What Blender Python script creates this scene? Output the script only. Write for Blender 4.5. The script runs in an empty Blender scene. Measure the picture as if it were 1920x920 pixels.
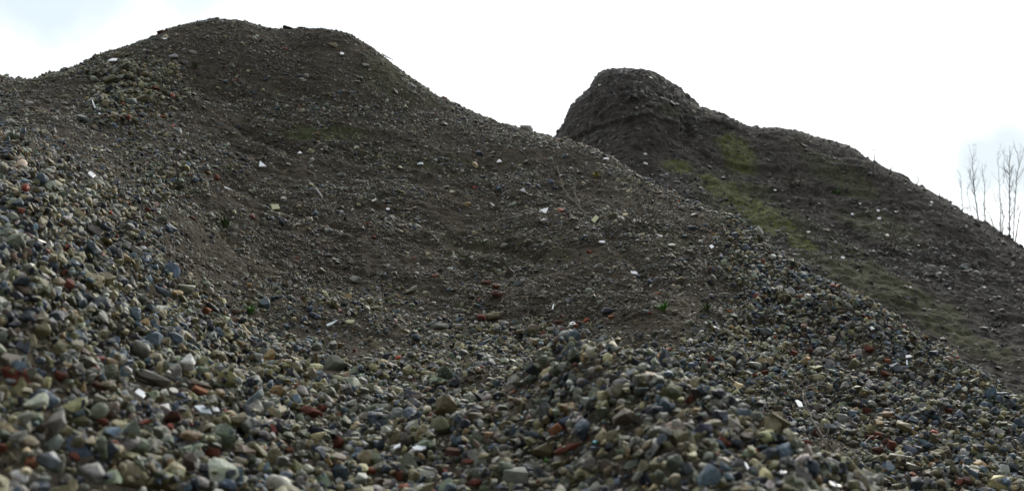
import bpy, bmesh, math, random
import numpy as np
from mathutils import Vector, Matrix, Quaternion

sc = bpy.context.scene
COL = sc.collection
rng = np.random.default_rng(7)
random.seed(7)

# ------------------------------------------------------------------ camera
CAMZ = 0.95
F = 2400.0                       # focal length in photo pixels (1920 wide)
PITCH = math.atan(260.0 / F)     # horizon falls on photo row 720
cam_d = bpy.data.cameras.new('camera')
cam = bpy.data.objects.new('camera', cam_d); COL.objects.link(cam)
cam.location = (0, 0, CAMZ)
cam.rotation_euler = (math.pi / 2 + PITCH, 0, 0)
cam_d.sensor_width = 36.0
cam_d.lens = 36.0 * F / 1920.0
cam_d.clip_start = 0.05; cam_d.clip_end = 2000
cam_d.dof.use_dof = True
cam_d.dof.focus_distance = 6.6
cam_d.dof.aperture_fstop = 4.8
sc.camera = cam

# ------------------------------------------------------------------ sky, sun, exposure
SUN_AZ, SUN_EL = math.radians(16), math.radians(27)
world = bpy.data.worlds.new('World'); sc.world = world
world.use_nodes = True
wt = world.node_tree; wt.nodes.clear()
def wn(t, **k):
    n = wt.nodes.new(t)
    for a, v in k.items(): setattr(n, a, v)
    return n
w_out = wn('ShaderNodeOutputWorld')
sky = wn('ShaderNodeTexSky', sky_type='NISHITA', sun_disc=False)
sky.sun_elevation = SUN_EL; sky.sun_rotation = SUN_AZ
sky.air_density = 1.0; sky.dust_density = 1.5
bg_sky = wn('ShaderNodeBackground'); bg_sky.inputs['Strength'].default_value = 0.05
wt.links.new(sky.outputs[0], bg_sky.inputs[0])
bg_cloud = wn('ShaderNodeBackground'); bg_cloud.inputs['Color'].default_value = (0.93, 0.97, 1.0, 1)
bg_cloud.inputs['Strength'].default_value = 1.15
tc = wn('ShaderNodeTexCoord')
nz = wn('ShaderNodeTexNoise'); nz.inputs['Scale'].default_value = 3.0; nz.inputs['Detail'].default_value = 6
wt.links.new(tc.outputs['Generated'], nz.inputs['Vector'])
def wmath(op, a, b=None, clamp=False):
    n = wn('ShaderNodeMath', operation=op); n.use_clamp = clamp
    for i, x in enumerate((a, b)):
        if x is None: continue
        if isinstance(x, (int, float)): n.inputs[i].default_value = x
        else: wt.links.new(x, n.inputs[i])
    return n.outputs[0]
def dir_px(px, py):
    v = Vector(((px - 960) / F, 1, 0)); up = (460 - py) / F
    c, s = math.cos(PITCH), math.sin(PITCH)
    return Vector((v.x, c - up * s, s + up * c)).normalized()
mask = None
wn2 = wn('ShaderNodeTexNoise'); wn2.inputs['Scale'].default_value = 14; wn2.inputs['Detail'].default_value = 4
wt.links.new(tc.outputs['Generated'], wn2.inputs['Vector'])
for (px, py, rad, amt) in [(40, -60, 0.10, .84), (190, -80, 0.10, .8), (350, -85, 0.095, .76), (540, -90, .095, .75), (760, -100, .09, .7), (1838, 308, 0.050, 1.0), (1890, 298, 0.056, 1.0),
                           (1834, 188, 0.016, .62), (1940, 318, 0.055, 1.0)]:
    d = dir_px(px, py)
    vm = wn('ShaderNodeVectorMath', operation='DISTANCE')
    wt.links.new(tc.outputs['Generated'], vm.inputs[0]); vm.inputs[1].default_value = d
    dd = wmath('ADD', vm.outputs['Value'], wmath('MULTIPLY', wmath('SUBTRACT', wn2.outputs['Fac'], 0.5), rad * 1.1))
    mr = wn('ShaderNodeMapRange', interpolation_type='SMOOTHSTEP')
    wt.links.new(dd, mr.inputs['Value'])
    mr.inputs['From Min'].default_value = rad * 0.2; mr.inputs['From Max'].default_value = rad
    mr.inputs['To Min'].default_value = amt; mr.inputs['To Max'].default_value = 0
    mask = mr.outputs[0] if mask is None else wmath('MAXIMUM', mask, mr.outputs[0])
# broken cloud elsewhere in the sky (behind and above the camera)
sep = wn('ShaderNodeSeparateXYZ'); wt.links.new(tc.outputs['Generated'], sep.inputs[0])
back = wmath('MULTIPLY', wmath('SUBTRACT', 0.55, sep.outputs['Y']), 1.4, True)
gap = wn('ShaderNodeMapRange'); wt.links.new(nz.outputs['Fac'], gap.inputs['Value'])
gap.inputs['From Min'].default_value = .5; gap.inputs['From Max'].default_value = .68
gap.inputs['To Min'].default_value = 0; gap.inputs['To Max'].default_value = .8
mask = wmath('MAXIMUM', mask, wmath('MULTIPLY', gap.outputs[0], back))
# the blue seen through the gaps: clear Nishita sky; the sky is thin cloud lit by the sun
glow = wn('ShaderNodeVectorMath', operation='DISTANCE'); wt.links.new(tc.outputs['Generated'], glow.inputs[0])
glow.inputs[1].default_value = (math.sin(SUN_AZ) * math.cos(SUN_EL), math.cos(SUN_AZ) * math.cos(SUN_EL), math.sin(SUN_EL))
gm = wn('ShaderNodeMapRange', interpolation_type='SMOOTHSTEP'); wt.links.new(glow.outputs['Value'], gm.inputs['Value'])
gm.inputs['From Min'].default_value = 0.0; gm.inputs['From Max'].default_value = 0.5
gm.inputs['To Min'].default_value = 2.0; gm.inputs['To Max'].default_value = 1.12
# backlit overcast: the cloud opposite the sun and low behind the camera is much dimmer than the cloud ahead and overhead
dim = wn('ShaderNodeMapRange', interpolation_type='SMOOTHSTEP'); wt.links.new(sep.outputs['Y'], dim.inputs['Value'])
dim.inputs['From Min'].default_value = -.75; dim.inputs['From Max'].default_value = .75
dim.inputs['To Min'].default_value = .15; dim.inputs['To Max'].default_value = 1.0
wt.links.new(wmath('MULTIPLY', gm.outputs[0], dim.outputs[0]), bg_cloud.inputs['Strength'])
bg_blue = wn('ShaderNodeBackground'); bg_blue.inputs['Color'].default_value = (0.70, 0.82, 0.92, 1); bg_blue.inputs['Strength'].default_value = .85
wt.links.new(wmath('MULTIPLY', dim.outputs[0], .81), bg_blue.inputs['Strength'])
mixb2 = wn('ShaderNodeMixShader'); mixb2.inputs[0].default_value = .12
wt.links.new(bg_blue.outputs[0], mixb2.inputs[1]); wt.links.new(bg_sky.outputs[0], mixb2.inputs[2])
mix = wn('ShaderNodeMixShader')
wt.links.new(mask, mix.inputs[0]); wt.links.new(bg_cloud.outputs[0], mix.inputs[1]); wt.links.new(mixb2.outputs[0], mix.inputs[2])
wt.links.new(mix.outputs[0], w_out.inputs[0])

sun_d = bpy.data.lights.new('sun', 'SUN'); sun_d.energy = 1.5; sun_d.angle = math.radians(24); sun_d.color = (1, .93, .8)
sun = bpy.data.objects.new('sun', sun_d); COL.objects.link(sun)
sd = Vector((math.sin(SUN_AZ) * math.cos(SUN_EL), math.cos(SUN_AZ) * math.cos(SUN_EL), math.sin(SUN_EL)))
sun.rotation_euler = sd.to_track_quat('Z', 'Y').to_euler()
sun.location = (6, 20, 15)

vs = sc.view_settings
vs.view_transform = 'Standard'; vs.look = 'None'; vs.gamma = 1; vs.exposure = 0.42; vs.use_curve_mapping = False
sc.cycles.max_bounces = 4; sc.cycles.diffuse_bounces = 2; sc.cycles.glossy_bounces = 2
sc.cycles.use_denoising = True
sc.render.film_transparent = False

# ------------------------------------------------------------------ numpy noise
def _hash(ix, iy, iz, seed):
    h = (ix.astype(np.uint32) * np.uint32(374761393) + iy.astype(np.uint32) * np.uint32(668265263)
         + iz.astype(np.uint32) * np.uint32(2147483647) + np.uint32((seed * 1274126177) & 0xffffffff))
    h = (h ^ (h >> np.uint32(13))) * np.uint32(1274126177)
    h = h ^ (h >> np.uint32(16))
    h = h * np.uint32(2246822519); h = h ^ (h >> np.uint32(15))
    return (h & np.uint32(0xffffff)).astype(np.float64) / float(0xffffff)
def vnoise(P, scale, seed=0):
    """value noise in -1..1 of points P (n,3), wavelength = scale"""
    q = P / scale
    i = np.floor(q).astype(np.int64); f = q - i
    f = f * f * f * (f * (f * 6 - 15) + 10)
    i = (i + 100000)
    out = 0
    for dx in (0, 1):
        wx = f[:, 0] if dx else 1 - f[:, 0]
        for dy in (0, 1):
            wy = f[:, 1] if dy else 1 - f[:, 1]
            for dz in (0, 1):
                wz = f[:, 2] if dz else 1 - f[:, 2]
                out = out + wx * wy * wz * _hash(i[:, 0] + dx, i[:, 1] + dy, i[:, 2] + dz, seed)
    return out * 2 - 1
def fbm(P, scale, octaves, seed=0, gain=.5):
    s = 0; a = 1; t = 0
    for k in range(octaves):
        s = s + a * vnoise(P + 13.7 * k, scale / 2 ** k, seed + k); t += a; a *= gain
    return s / t
def sstep(a, b, x):
    t = np.clip((x - a) / (b - a), 0, 1); return t * t * (3 - 2 * t)

# ------------------------------------------------------------------ materials
def new_mat(name):
    m = bpy.data.materials.new(name); m.use_nodes = True
    nt = m.node_tree; nt.nodes.clear()
    out = nt.nodes.new('ShaderNodeOutputMaterial'); b = nt.nodes.new('ShaderNodeBsdfPrincipled')
    nt.links.new(b.outputs[0], out.inputs[0])
    return m, nt, b
def N(nt, t, **k):
    n = nt.nodes.new(t)
    for a, v in k.items(): setattr(n, a, v)
    return n
def noise_node(nt, vec, scale, detail=4, rough=.6):
    n = N(nt, 'ShaderNodeTexNoise'); n.inputs['Scale'].default_value = scale
    n.inputs['Detail'].default_value = detail; n.inputs['Roughness'].default_value = rough
    nt.links.new(vec, n.inputs['Vector']); return n.outputs['Fac']
def mixc(nt, fac, a, b, mode='MIX'):
    n = N(nt, 'ShaderNodeMix', data_type='RGBA', blend_type=mode)
    for s, x in ((n.inputs['Factor'], fac), (n.inputs['A'], a), (n.inputs['B'], b)):
        if isinstance(x, (int, float)): s.default_value = x
        elif isinstance(x, tuple): s.default_value = x + (1,) if len(x) == 3 else x
        else: nt.links.new(x, s)
    return n.outputs['Result']
def mrange(nt, x, a, b, c=0, d=1):
    n = N(nt, 'ShaderNodeMapRange'); nt.links.new(x, n.inputs['Value'])
    n.inputs['From Min'].default_value = a; n.inputs['From Max'].default_value = b
    n.inputs['To Min'].default_value = c; n.inputs['To Max'].default_value = d
    return n.outputs[0]
def bump(nt, b, h, strength, dist):
    n = N(nt, 'ShaderNodeBump'); n.inputs['Strength'].default_value = strength; n.inputs['Distance'].default_value = dist
    nt.links.new(h, n.inputs['Height']); nt.links.new(n.outputs[0], b.inputs['Normal'])

def stone_material(name, source):
    m, nt, b = new_mat(name)
    tcn = N(nt, 'ShaderNodeTexCoord')
    if source == 'instancer':
        a = N(nt, 'ShaderNodeAttribute', attribute_type='INSTANCER', attribute_name='tint'); base = a.outputs['Color']
    else:
        a = N(nt, 'ShaderNodeObjectInfo'); base = a.outputs['Color']
    off = N(nt, 'ShaderNodeVectorMath', operation='ADD')
    nt.links.new(tcn.outputs['Object'], off.inputs[0])
    ob = N(nt, 'ShaderNodeVectorMath', operation='SCALE'); nt.links.new(base, ob.inputs[0]); ob.inputs['Scale'].default_value = 37.0
    nt.links.new(ob.outputs[0], off.inputs[1])
    v = off.outputs[0]
    n1 = noise_node(nt, v, 3.0, 5, .7); n2 = noise_node(nt, v, 14.0, 3, .6)
    c = mixc(nt, mrange(nt, n1, .3, .7, 0, 1), mixc(nt, 1.0, base, (.72, .72, .74), 'MULTIPLY'), mixc(nt, 1.0, base, (1.25, 1.23, 1.15), 'MULTIPLY'))
    c = mixc(nt, mrange(nt, n2, .58, .75, 0, .35), c, (.22, .21, .18))
    c = mixc(nt, mrange(nt, n2, .42, .28, 0, .4), c, (.05, .045, .04))
    # dust of the heap's dark soil
    nd = noise_node(nt, v, 1.7, 3, .6)
    c = mixc(nt, mrange(nt, nd, .5, .75, 0, .28), c, (.085, .076, .060))
    nt.links.new(c, b.inputs['Base Color'])
    nt.links.new(mrange(nt, n1, .2, .8, .38, .75), b.inputs['Roughness'])
    b.inputs['Specular IOR Level'].default_value = .45
    bump(nt, b, n1, .5, .04)
    return m
M_stone_i = stone_material('stone_scattered', 'instancer')
M_stone_o = stone_material('stone_single', 'object')

def soil_material(name, dark, mid, light, moss_col):
    m, nt, b = new_mat(name)
    g = N(nt, 'ShaderNodeNewGeometry'); pos = g.outputs['Position']
    a = noise_node(nt, pos, 1.3, 6, .65); c1 = noise_node(nt, pos, 14, 6, .7); c2 = noise_node(nt, pos, 70, 4, .7)
    c = mixc(nt, mrange(nt, a, .35, .65), dark, mid)
    c = mixc(nt, mrange(nt, c1, .42, .7, 0, .9), c, light)
    c = mixc(nt, mrange(nt, c2, .60, .72, 0, .6), c, (.16, .15, .135))
    c = mixc(nt, mrange(nt, c2, .40, .28, 0, .7), c, (.022, .019, .017))
    at = N(nt, 'ShaderNodeAttribute', attribute_type='GEOMETRY', attribute_name='moss')
    mc = mixc(nt, mrange(nt, c1, .3, .7), moss_col[0], moss_col[1])
    brk = mrange(nt, c1, .38, .6, .25, 1)
    mm = N(nt, 'ShaderNodeMath', operation='MULTIPLY'); nt.links.new(at.outputs['Fac'], mm.inputs[0]); nt.links.new(brk, mm.inputs[1])
    c = mixc(nt, mm.outputs[0], c, mc)
    nt.links.new(c, b.inputs['Base Color']); b.inputs['Roughness'].default_value = .95
    b.inputs['Specular IOR Level'].default_value = .2
    bb = N(nt, 'ShaderNodeMath', operation='ADD'); nt.links.new(c1, bb.inputs[0]); nt.links.new(c2, bb.inputs[1])
    bump(nt, b, bb.outputs[0], .9, .025)
    return m
M_soil = soil_material('heap_soil', (.047, .038, .028), (.094, .077, .055), (.145, .123, .089), ((.05, .065, .022), (.09, .11, .035)))
M_soil_bg = soil_material('far_heap_soil', (.045, .039, .036), (.084, .073, .066), (.120, .107, .094), ((.10, .12, .04), (.18, .20, .06)))  # far soil tones lifted a little, haze glare put into the colour
M_ground = soil_material('ground_soil', (.05, .042, .034), (.08, .07, .055), (.11, .10, .08), ((.05, .065, .022), (.09, .11, .035)))

def glaze(name, col, rough=.25, dirt=.35):
    m, nt, b = new_mat(name)
    t = N(nt, 'ShaderNodeTexCoord')
    n = noise_node(nt, t.outputs['Object'], 60, 4, .6)
    c = mixc(nt, mrange(nt, n, .55, .8, 0, dirt), col, (.2, .18, .15))
    nt.links.new(c, b.inputs['Base Color']); b.inputs['Roughness'].default_value = rough
    return m
M_white = glaze('white_glazed_tile', (.86, .88, .92), .18, .15)
M_paleblue = glaze('pale_blue_glass', (.62, .72, .78), .15, .2)
M_cream = glaze('cream_ceramic', (.62, .60, .50), .4)
M_yellow = glaze('yellow_ceramic', (.40, .40, .20), .5)
M_greyc = glaze('grey_ceramic', (.36, .36, .35), .5)
M_cyan = glaze('turquoise_glass', (.15, .5, .6), .2)
def brick_mat(name, c0, c1):
    m, nt, b = new_mat(name)
    t = N(nt, 'ShaderNodeTexCoord')
    n = noise_node(nt, t.outputs['Object'], 45, 5, .7); n2 = noise_node(nt, t.outputs['Object'], 180, 3, .7)
    c = mixc(nt, mrange(nt, n, .35, .65), c0, c1)
    c = mixc(nt, mrange(nt, n2, .6, .75, 0, .5), c, (.3, .22, .17))
    nt.links.new(c, b.inputs['Base Color']); b.inputs['Roughness'].default_value = .9
    bump(nt, b, n2, .5, .004); return m
M_brick = {'red': brick_mat('red_brick', (.11, .038, .027), (.24, .075, .048)), 'orange': brick_mat('orange_brick', (.26, .10, .05), (.36, .16, .08)),
           'brown': brick_mat('brown_brick', (.09, .042, .03), (.15, .07, .05)), 'pink': brick_mat('pinkish_brick', (.4, .2, .16), (.5, .28, .22))}
def plain(name, c0, c1, rough=.8, scale=30):
    m, nt, b = new_mat(name)
    t = N(nt, 'ShaderNodeTexCoord')
    n = noise_node(nt, t.outputs['Object'], scale, 3, .6)
    nt.links.new(mixc(nt, mrange(nt, n, .35, .65), c0, c1), b.inputs['Base Color']); b.inputs['Roughness'].default_value = rough
    return m
M_twig = plain('dry_twig', (.13, .11, .085), (.25, .22, .18))
M_twig_glare = plain('glare_paled_bark', (.17, .15, .095), (.26, .23, .15), scale=8)  # yellowish-grey sapling bark, made paler to hold the sky's glare in its colour
M_green = plain('weed_leaf', (.07, .18, .03), (.12, .28, .05), .6)
M_dull = plain('dull_weed_leaf', (.06, .10, .035), (.10, .14, .05), .7)
M_metal = plain('grey_pipe', (.22, .22, .20), (.32, .31, .28), .6)
M_strap = plain('brown_strip', (.13, .075, .07), (.2, .13, .12), .35, 12)
M_leafy = plain('yellow_leaf', (.55, .38, .05), (.65, .5, .1), .6)

# ------------------------------------------------------------------ heaps as parametric sheets
def pchip(xk, Yk, x):
    """monotone cubic along axis 0: xk (K,), Yk (K,...)"""
    h = np.diff(xk); hs = h.reshape((-1,) + (1,) * (Yk.ndim - 1)); d = np.diff(Yk, axis=0) / hs
    m = np.zeros_like(Yk)
    a, b = d[:-1], d[1:]
    w1 = 2 * hs[1:] + hs[:-1]; w2 = hs[1:] + 2 * hs[:-1]
    with np.errstate(divide='ignore', invalid='ignore'):
        mm = (w1 + w2) / (w1 / a + w2 / b)
    m[1:-1] = np.where(a * b > 0, mm, 0)
    m[0] = d[0]; m[-1] = d[-1]
    j = np.clip(np.searchsorted(xk, x, side='right') - 1, 0, len(xk) - 2)
    t = ((x - xk[j]) / h[j]).reshape((-1,) + (1,) * (Yk.ndim - 1)); H = h[j].reshape(t.shape)
    t2, t3 = t * t, t * t * t
    return (2 * t3 - 3 * t2 + 1) * Yk[j] + (t3 - 2 * t2 + t) * H * m[j] + (-2 * t3 + 3 * t2) * Yk[j + 1] + (t3 - t2) * H * m[j + 1]
def smooth_lin(xk, Yk, x):
    return pchip(xk, Yk, x)
CP, SP = math.cos(PITCH), math.sin(PITCH)
def unproject(px, py, Y):
    """world point at forward distance Y seen at photo pixel (px, py)"""
    u = (px - 960) / F; v = (460 - py) / F
    dy = CP - v * SP; dz = SP + v * CP
    return np.stack([u / dy * Y, Y + 0 * u, CAMZ + dz / dy * Y], -1)
def project(P):
    x = P[:, 0]; y = P[:, 1]; z = P[:, 2] - CAMZ
    fw = y * CP + z * SP; up = -y * SP + z * CP
    fw = np.where(np.abs(fw) < 1e-3, 1e-3, fw)
    return 960 + F * x / fw, 460 - F * up / fw, fw

def sheet(cols, overrides, px, k):
    """cols: {px: [(Y, py), ...]} ; overrides: {level: ([px], [py])}"""
    xs = np.array(sorted(cols)); arr = np.array([cols[x] for x in xs], float)      # (C, K, 2)
    G = smooth_lin(xs.astype(float), arr, px)                                     # (P, K, 2)
    for lv, (ox, oy) in overrides.items():
        G[:, lv, 1] = np.interp(px, ox, oy)
    S = pchip(np.arange(arr.shape[1]).astype(float), np.transpose(G, (1, 0, 2)), k)   # (Kf, P, 2)
    Y = S[..., 0]; py = S[..., 1]
    PX = np.broadcast_to(px[None, :], Y.shape)
    return unproject(PX, py, Y)

ridge_main = ([-1100, -400, 0, 60, 120, 200, 290, 330, 400, 460, 500, 540, 600, 650, 690, 750, 820, 900, 980, 1050, 1090, 1146, 1186, 1230, 1280, 1320, 1371, 1438, 1496, 1550, 1603, 1661, 1687, 1732, 1781, 1836, 1871, 1920, 2300, 3000],
              [560, 230, 143, 148, 128, 95, 65, 47, 34, 36, 48, 51, 50, 57, 80, 125, 172, 207, 232, 256, 270, 303, 327, 352, 382, 396, 424, 482, 530, 551, 576, 611, 631, 660, 686, 717, 743, 762, 930, 1400])
#            A near (below frame)  B          C            D crest       E           F           G            H           I ridge      J           K
MAIN = {
 -1100: [(1.2, 1700), (1.9, 1250), (2.5, 1000), (3.2, 860), (4.3, 760), (5.6, 700), (7.2, 650), (8.8, 600), (10.4, 560), (11.6, 640), (15, 1100)],
 -400: [(1.2, 1400), (1.9, 950), (2.4, 720), (3.1, 540), (4.2, 420), (5.6, 350), (7.2, 300), (8.8, 260), (10.6, 230), (11.8, 260), (16, 700)],
 0:    [(1.3, 1330), (2.2, 930), (2.8, 700), (3.5, 520), (4.4, 390), (5.8, 300), (7.4, 235), (8.9, 183), (10.4, 143), (11.6, 165), (16, 640)],
 250:  [(1.4, 1400), (2.5, 930), (3.2, 760), (4.1, 620), (5.2, 480), (6.6, 370), (8.1, 260), (9.5, 160), (10.9, 80), (11.9, 110), (16, 640)],
 500:  [(1.5, 1430), (2.8, 930), (3.6, 800), (4.6, 710), (5.8, 620), (7.0, 505), (8.4, 370), (9.8, 210), (11.4, 48), (12.3, 75), (16.5, 640)],
 750:  [(1.6, 1450), (3.0, 930), (3.8, 810), (4.7, 735), (5.7, 665), (6.9, 570), (8.2, 450), (9.7, 290), (11.5, 125), (12.4, 150), (16.5, 660)],
 900:  [(1.6, 1450), (3.0, 930), (3.7, 805), (4.4, 712), (5.4, 690), (6.7, 600), (8.0, 485), (9.5, 340), (11.3, 207), (12.2, 235), (16.5, 670)],
 1000: [(1.6, 1450), (3.0, 930), (3.6, 790), (4.2, 655), (5.2, 705), (6.5, 620), (7.8, 500), (9.2, 360), (11.0, 240), (12.0, 270), (16.5, 680)],
 1090: [(1.6, 1450), (2.9, 930), (3.4, 780), (3.95, 627), (5.1, 735), (6.3, 640), (7.6, 515), (9.0, 385), (10.7, 270), (11.7, 300), (16.5, 690)],
 1200: [(1.55, 1450), (2.7, 940), (3.15, 800), (3.65, 668), (4.9, 760), (6.0, 665), (7.2, 545), (8.5, 430), (10.0, 333), (11.0, 370), (15.5, 700)],
 1300: [(1.5, 1450), (2.5, 950), (2.95, 840), (3.4, 738), (4.7, 790), (5.7, 700), (6.8, 590), (8.0, 480), (9.3, 382), (10.2, 420), (14.5, 730)],
 1400: [(1.5, 1450), (2.4, 975), (2.8, 885), (3.2, 798), (4.5, 840), (5.4, 745), (6.4, 640), (7.5, 535), (8.6, 440), (9.5, 480), (13.5, 780)],
 1500: [(1.45, 1470), (2.3, 1010), (2.65, 935), (3.0, 866), (4.3, 885), (5.1, 800), (6.0, 705), (6.9, 610), (7.9, 520), (8.7, 560), (12.5, 830)],
 1600: [(1.4, 1500), (2.2, 1080), (2.5, 1010), (2.85, 945), (4.1, 930), (4.8, 855), (5.6, 765), (6.4, 665), (7.3, 562), (8.1, 600), (12, 860)],
 1750: [(1.4, 1550), (2.1, 1180), (2.35, 1110), (2.7, 1060), (3.9, 990), (4.5, 915), (5.2, 830), (5.9, 745), (6.7, 655), (7.4, 700), (11, 900)],
 1920: [(1.4, 1600), (2.0, 1290), (2.3, 1220), (2.6, 1160), (3.7, 1060), (4.2, 985), (4.8, 900), (5.4, 822), (6.1, 746), (6.8, 800), (10, 980)],
 2300: [(1.3, 1800), (1.9, 1500), (2.1, 1430), (2.4, 1380), (3.2, 1240), (3.7, 1160), (4.2, 1080), (4.7, 1000), (5.2, 930), (5.8, 1000), (8.5, 1200)],
 3000: [(1.2, 2300), (1.6, 2100), (1.8, 2000), (2.1, 1950), (2.6, 1800), (3.0, 1700), (3.3, 1600), (3.6, 1500), (4.0, 1400), (4.4, 1500), (6.0, 1700)],
}
crest_main = ([-1100, -400, 0, 250, 500, 750, 850, 920, 960, 1000, 1040, 1090, 1130, 1200, 1300, 1400, 1500, 1560, 1600, 1750, 1920, 2300, 3000],
              [860, 540, 520, 625, 722, 766, 762, 750, 736, 716, 688, 667, 675, 710, 776, 832, 892, 926, 956, 1066, 1165, 1380, 1950])
ridge_bg_ = ([300, 700, 1000, 1048, 1060, 1080, 1095, 1110, 1117, 1123, 1135, 1150, 1180, 1200, 1215, 1240, 1260, 1285, 1310, 1360, 1400, 1425, 1460, 1500, 1550, 1600, 1650, 1700, 1750, 1800, 1850, 1920, 2300, 2900],
            [640, 480, 310, 252, 222, 190, 178, 166, 148, 139, 132, 129, 131, 130, 133, 148, 160, 182, 198, 212, 234, 238, 236, 244, 262, 276, 305, 338, 364, 395, 430, 468, 640, 900])
#            toe         a            b            c            d            e ridge      f           g
BG = {
 300:  [(11.5, 900), (13.5, 850), (15, 810), (17, 760), (19, 700), (20.5, 640), (22, 680), (26, 900)],
 700:  [(11.5, 860), (13.5, 790), (15.5, 720), (17.5, 640), (20, 560), (22.5, 480), (24, 520), (30, 900)],
 1000: [(11.5, 810), (13.5, 680), (16.5, 560), (19, 470), (21.5, 385), (23.5, 310), (25, 340), (32, 800)],
 1100: [(11.5, 800), (13.5, 640), (17, 470), (19.5, 370), (21.6, 262), (23.0, 170), (25.5, 185), (33, 780)],
 1180: [(11.5, 800), (13.5, 630), (17, 460), (19.5, 350), (21.3, 235), (22.6, 131), (25.5, 150), (34, 780)],
 1270: [(11.5, 800), (13.5, 640), (17, 470), (19.5, 360), (21.8, 260), (23.6, 170), (25.5, 190), (34, 780)],
 1400: [(11.5, 810), (13.5, 650), (16.5, 510), (19, 410), (21.4, 315), (23.5, 236), (25.2, 255), (34, 780)],
 1500: [(11.5, 820), (13.5, 670), (16.3, 530), (18.6, 430), (21, 335), (23.2, 244), (25, 265), (34, 780)],
 1600: [(11.5, 830), (13.2, 700), (15.8, 565), (18, 470), (20.3, 372), (22.4, 276), (24, 300), (33, 790)],
 1750: [(11.0, 850), (12.7, 730), (14.9, 625), (17, 535), (19.1, 450), (21.1, 364), (22.8, 390), (32, 800)],
 1920: [(10.5, 880), (12.2, 770), (14.1, 685), (15.9, 610), (17.8, 540), (19.7, 468), (21.4, 495), (30, 820)],
 2300: [(9.5, 960), (11, 880), (12.5, 820), (14, 760), (15.6, 700), (17.2, 640), (18.8, 670), (26, 860)],
 2900: [(8.5, 1100), (9.5, 1050), (10.5, 1010), (11.5, 970), (12.6, 935), (13.6, 900), (15, 930), (20, 1000)],
}

ridge_bg = (ridge_bg_[0], [y + 5 for y in ridge_bg_[1]])

def edge_grid(V):
    """vertex normals of an (R, C, 3) grid"""
    du = np.gradient(V, axis=1); dv = np.gradient(V, axis=0)
    n = np.cross(du, dv); n /= np.linalg.norm(n, axis=-1, keepdims=True) + 1e-12
    return n
def grid_object(name, V, mat, attrs):
    R, C, _ = V.shape
    me = bpy.data.meshes.new(name)
    me.vertices.add(R * C); me.vertices.foreach_set('co', V.reshape(-1).astype(np.float32))
    i = np.arange((R - 1) * C).reshape(R - 1, C)[:, :-1].reshape(-1)
    f = np.stack([i, i + 1, i + C + 1, i + C], -1).reshape(-1)
    n = len(i)
    me.loops.add(n * 4); me.loops.foreach_set('vertex_index', f.astype(np.int32))
    me.polygons.add(n); me.polygons.foreach_set('loop_start', (np.arange(n) * 4).astype(np.int32))
    me.polygons.foreach_set('use_smooth', np.ones(n, bool))
    me.update(calc_edges=True)
    for k, a in attrs.items():
        at = me.attributes.new(k, 'FLOAT', 'POINT'); at.data.foreach_set('value', a.reshape(-1).astype(np.float32))
    me.materials.append(mat)
    o = bpy.data.objects.new(name, me); COL.objects.link(o); o['kind'] = 'structure'
    return o

# density of gravel over the heap, one digit per 40 x 40 pixels of the photograph
DENS = [
 "000000000000000000000000000000000000000000000000",
 "222222233222222221111111111111111111111111111111",
 "433344433211111111111111111111111111111111111111",
 "555388885211111111111111111111111111111111111111",
 "322498885221111111111111111111111111111111111111",
 "543388863211111111111122311111111111111111111111",
 "643334543211111111111111144411111111111111111111",
 "885533667721111332111111111134555555555555555555",
 "998764677832111221111111111125677888888888888888",
 "999997764221111111111111111112346788888888888888",
 "999999952111111111111111111111112589999999999999",
 "999999961111221111111111111111113589999999999999",
 "999999963112332211111111111232213589999999999999",
 "999999985656676555551441111232112479999999999999",
 "999999999767777776662441111133211259999999999999",
 "999999999986555444443399999943245999999999999999",
 "999999999999976533346887777987779999999999999999",
 "999999999999999999999666777999999999999999999999",
 "999999999999999999998655667899999999999999999999",
 "999999999999999999999766778999999999999999999999",
 "999999999999999999999999999999999999999999999999",
 "999999999999999999999999999999999999999999999999",
 "999999999999999999999999999999999999999999999999"]
DG = np.array([[int(c) for c in r] for r in DENS], float) / 9
_p = np.pad(DG, 1, mode='edge')
DG = .6 * DG + .4 * sum(_p[1 + a:24 + a, 1 + b:49 + b] for a in (-1, 0, 1) for b in (-1, 0, 1)) / 9
def density(px, py, P):
    x = np.clip(px / 40 - .5, 0, 46.999); y = np.clip(py / 40 - .5, 0, 21.999)
    i, j = x.astype(int), y.astype(int); fx, fy = x - i, y - j
    d = (DG[j, i] * (1 - fx) + DG[j, i + 1] * fx) * (1 - fy) + (DG[j + 1, i] * (1 - fx) + DG[j + 1, i + 1] * fx) * fy
    n = fbm(P, .55, 4, 31) * 1.5; n2 = fbm(P, .16, 2, 33)
    dd = d + n * .20 * (1 - d * .6) + n2 * .12
    return np.clip(sstep(.30, .62, dd) * .35 + sstep(.60, .95, dd) * .65, 0, 1) * sstep(.12, .3, d)

def px_axis(lo, a, b, hi, n_in, n_out):
    return np.concatenate([np.linspace(lo, a, n_out, endpoint=False), np.linspace(a, b, n_in), np.linspace(b, hi, n_out + 1)[1:]])
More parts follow.
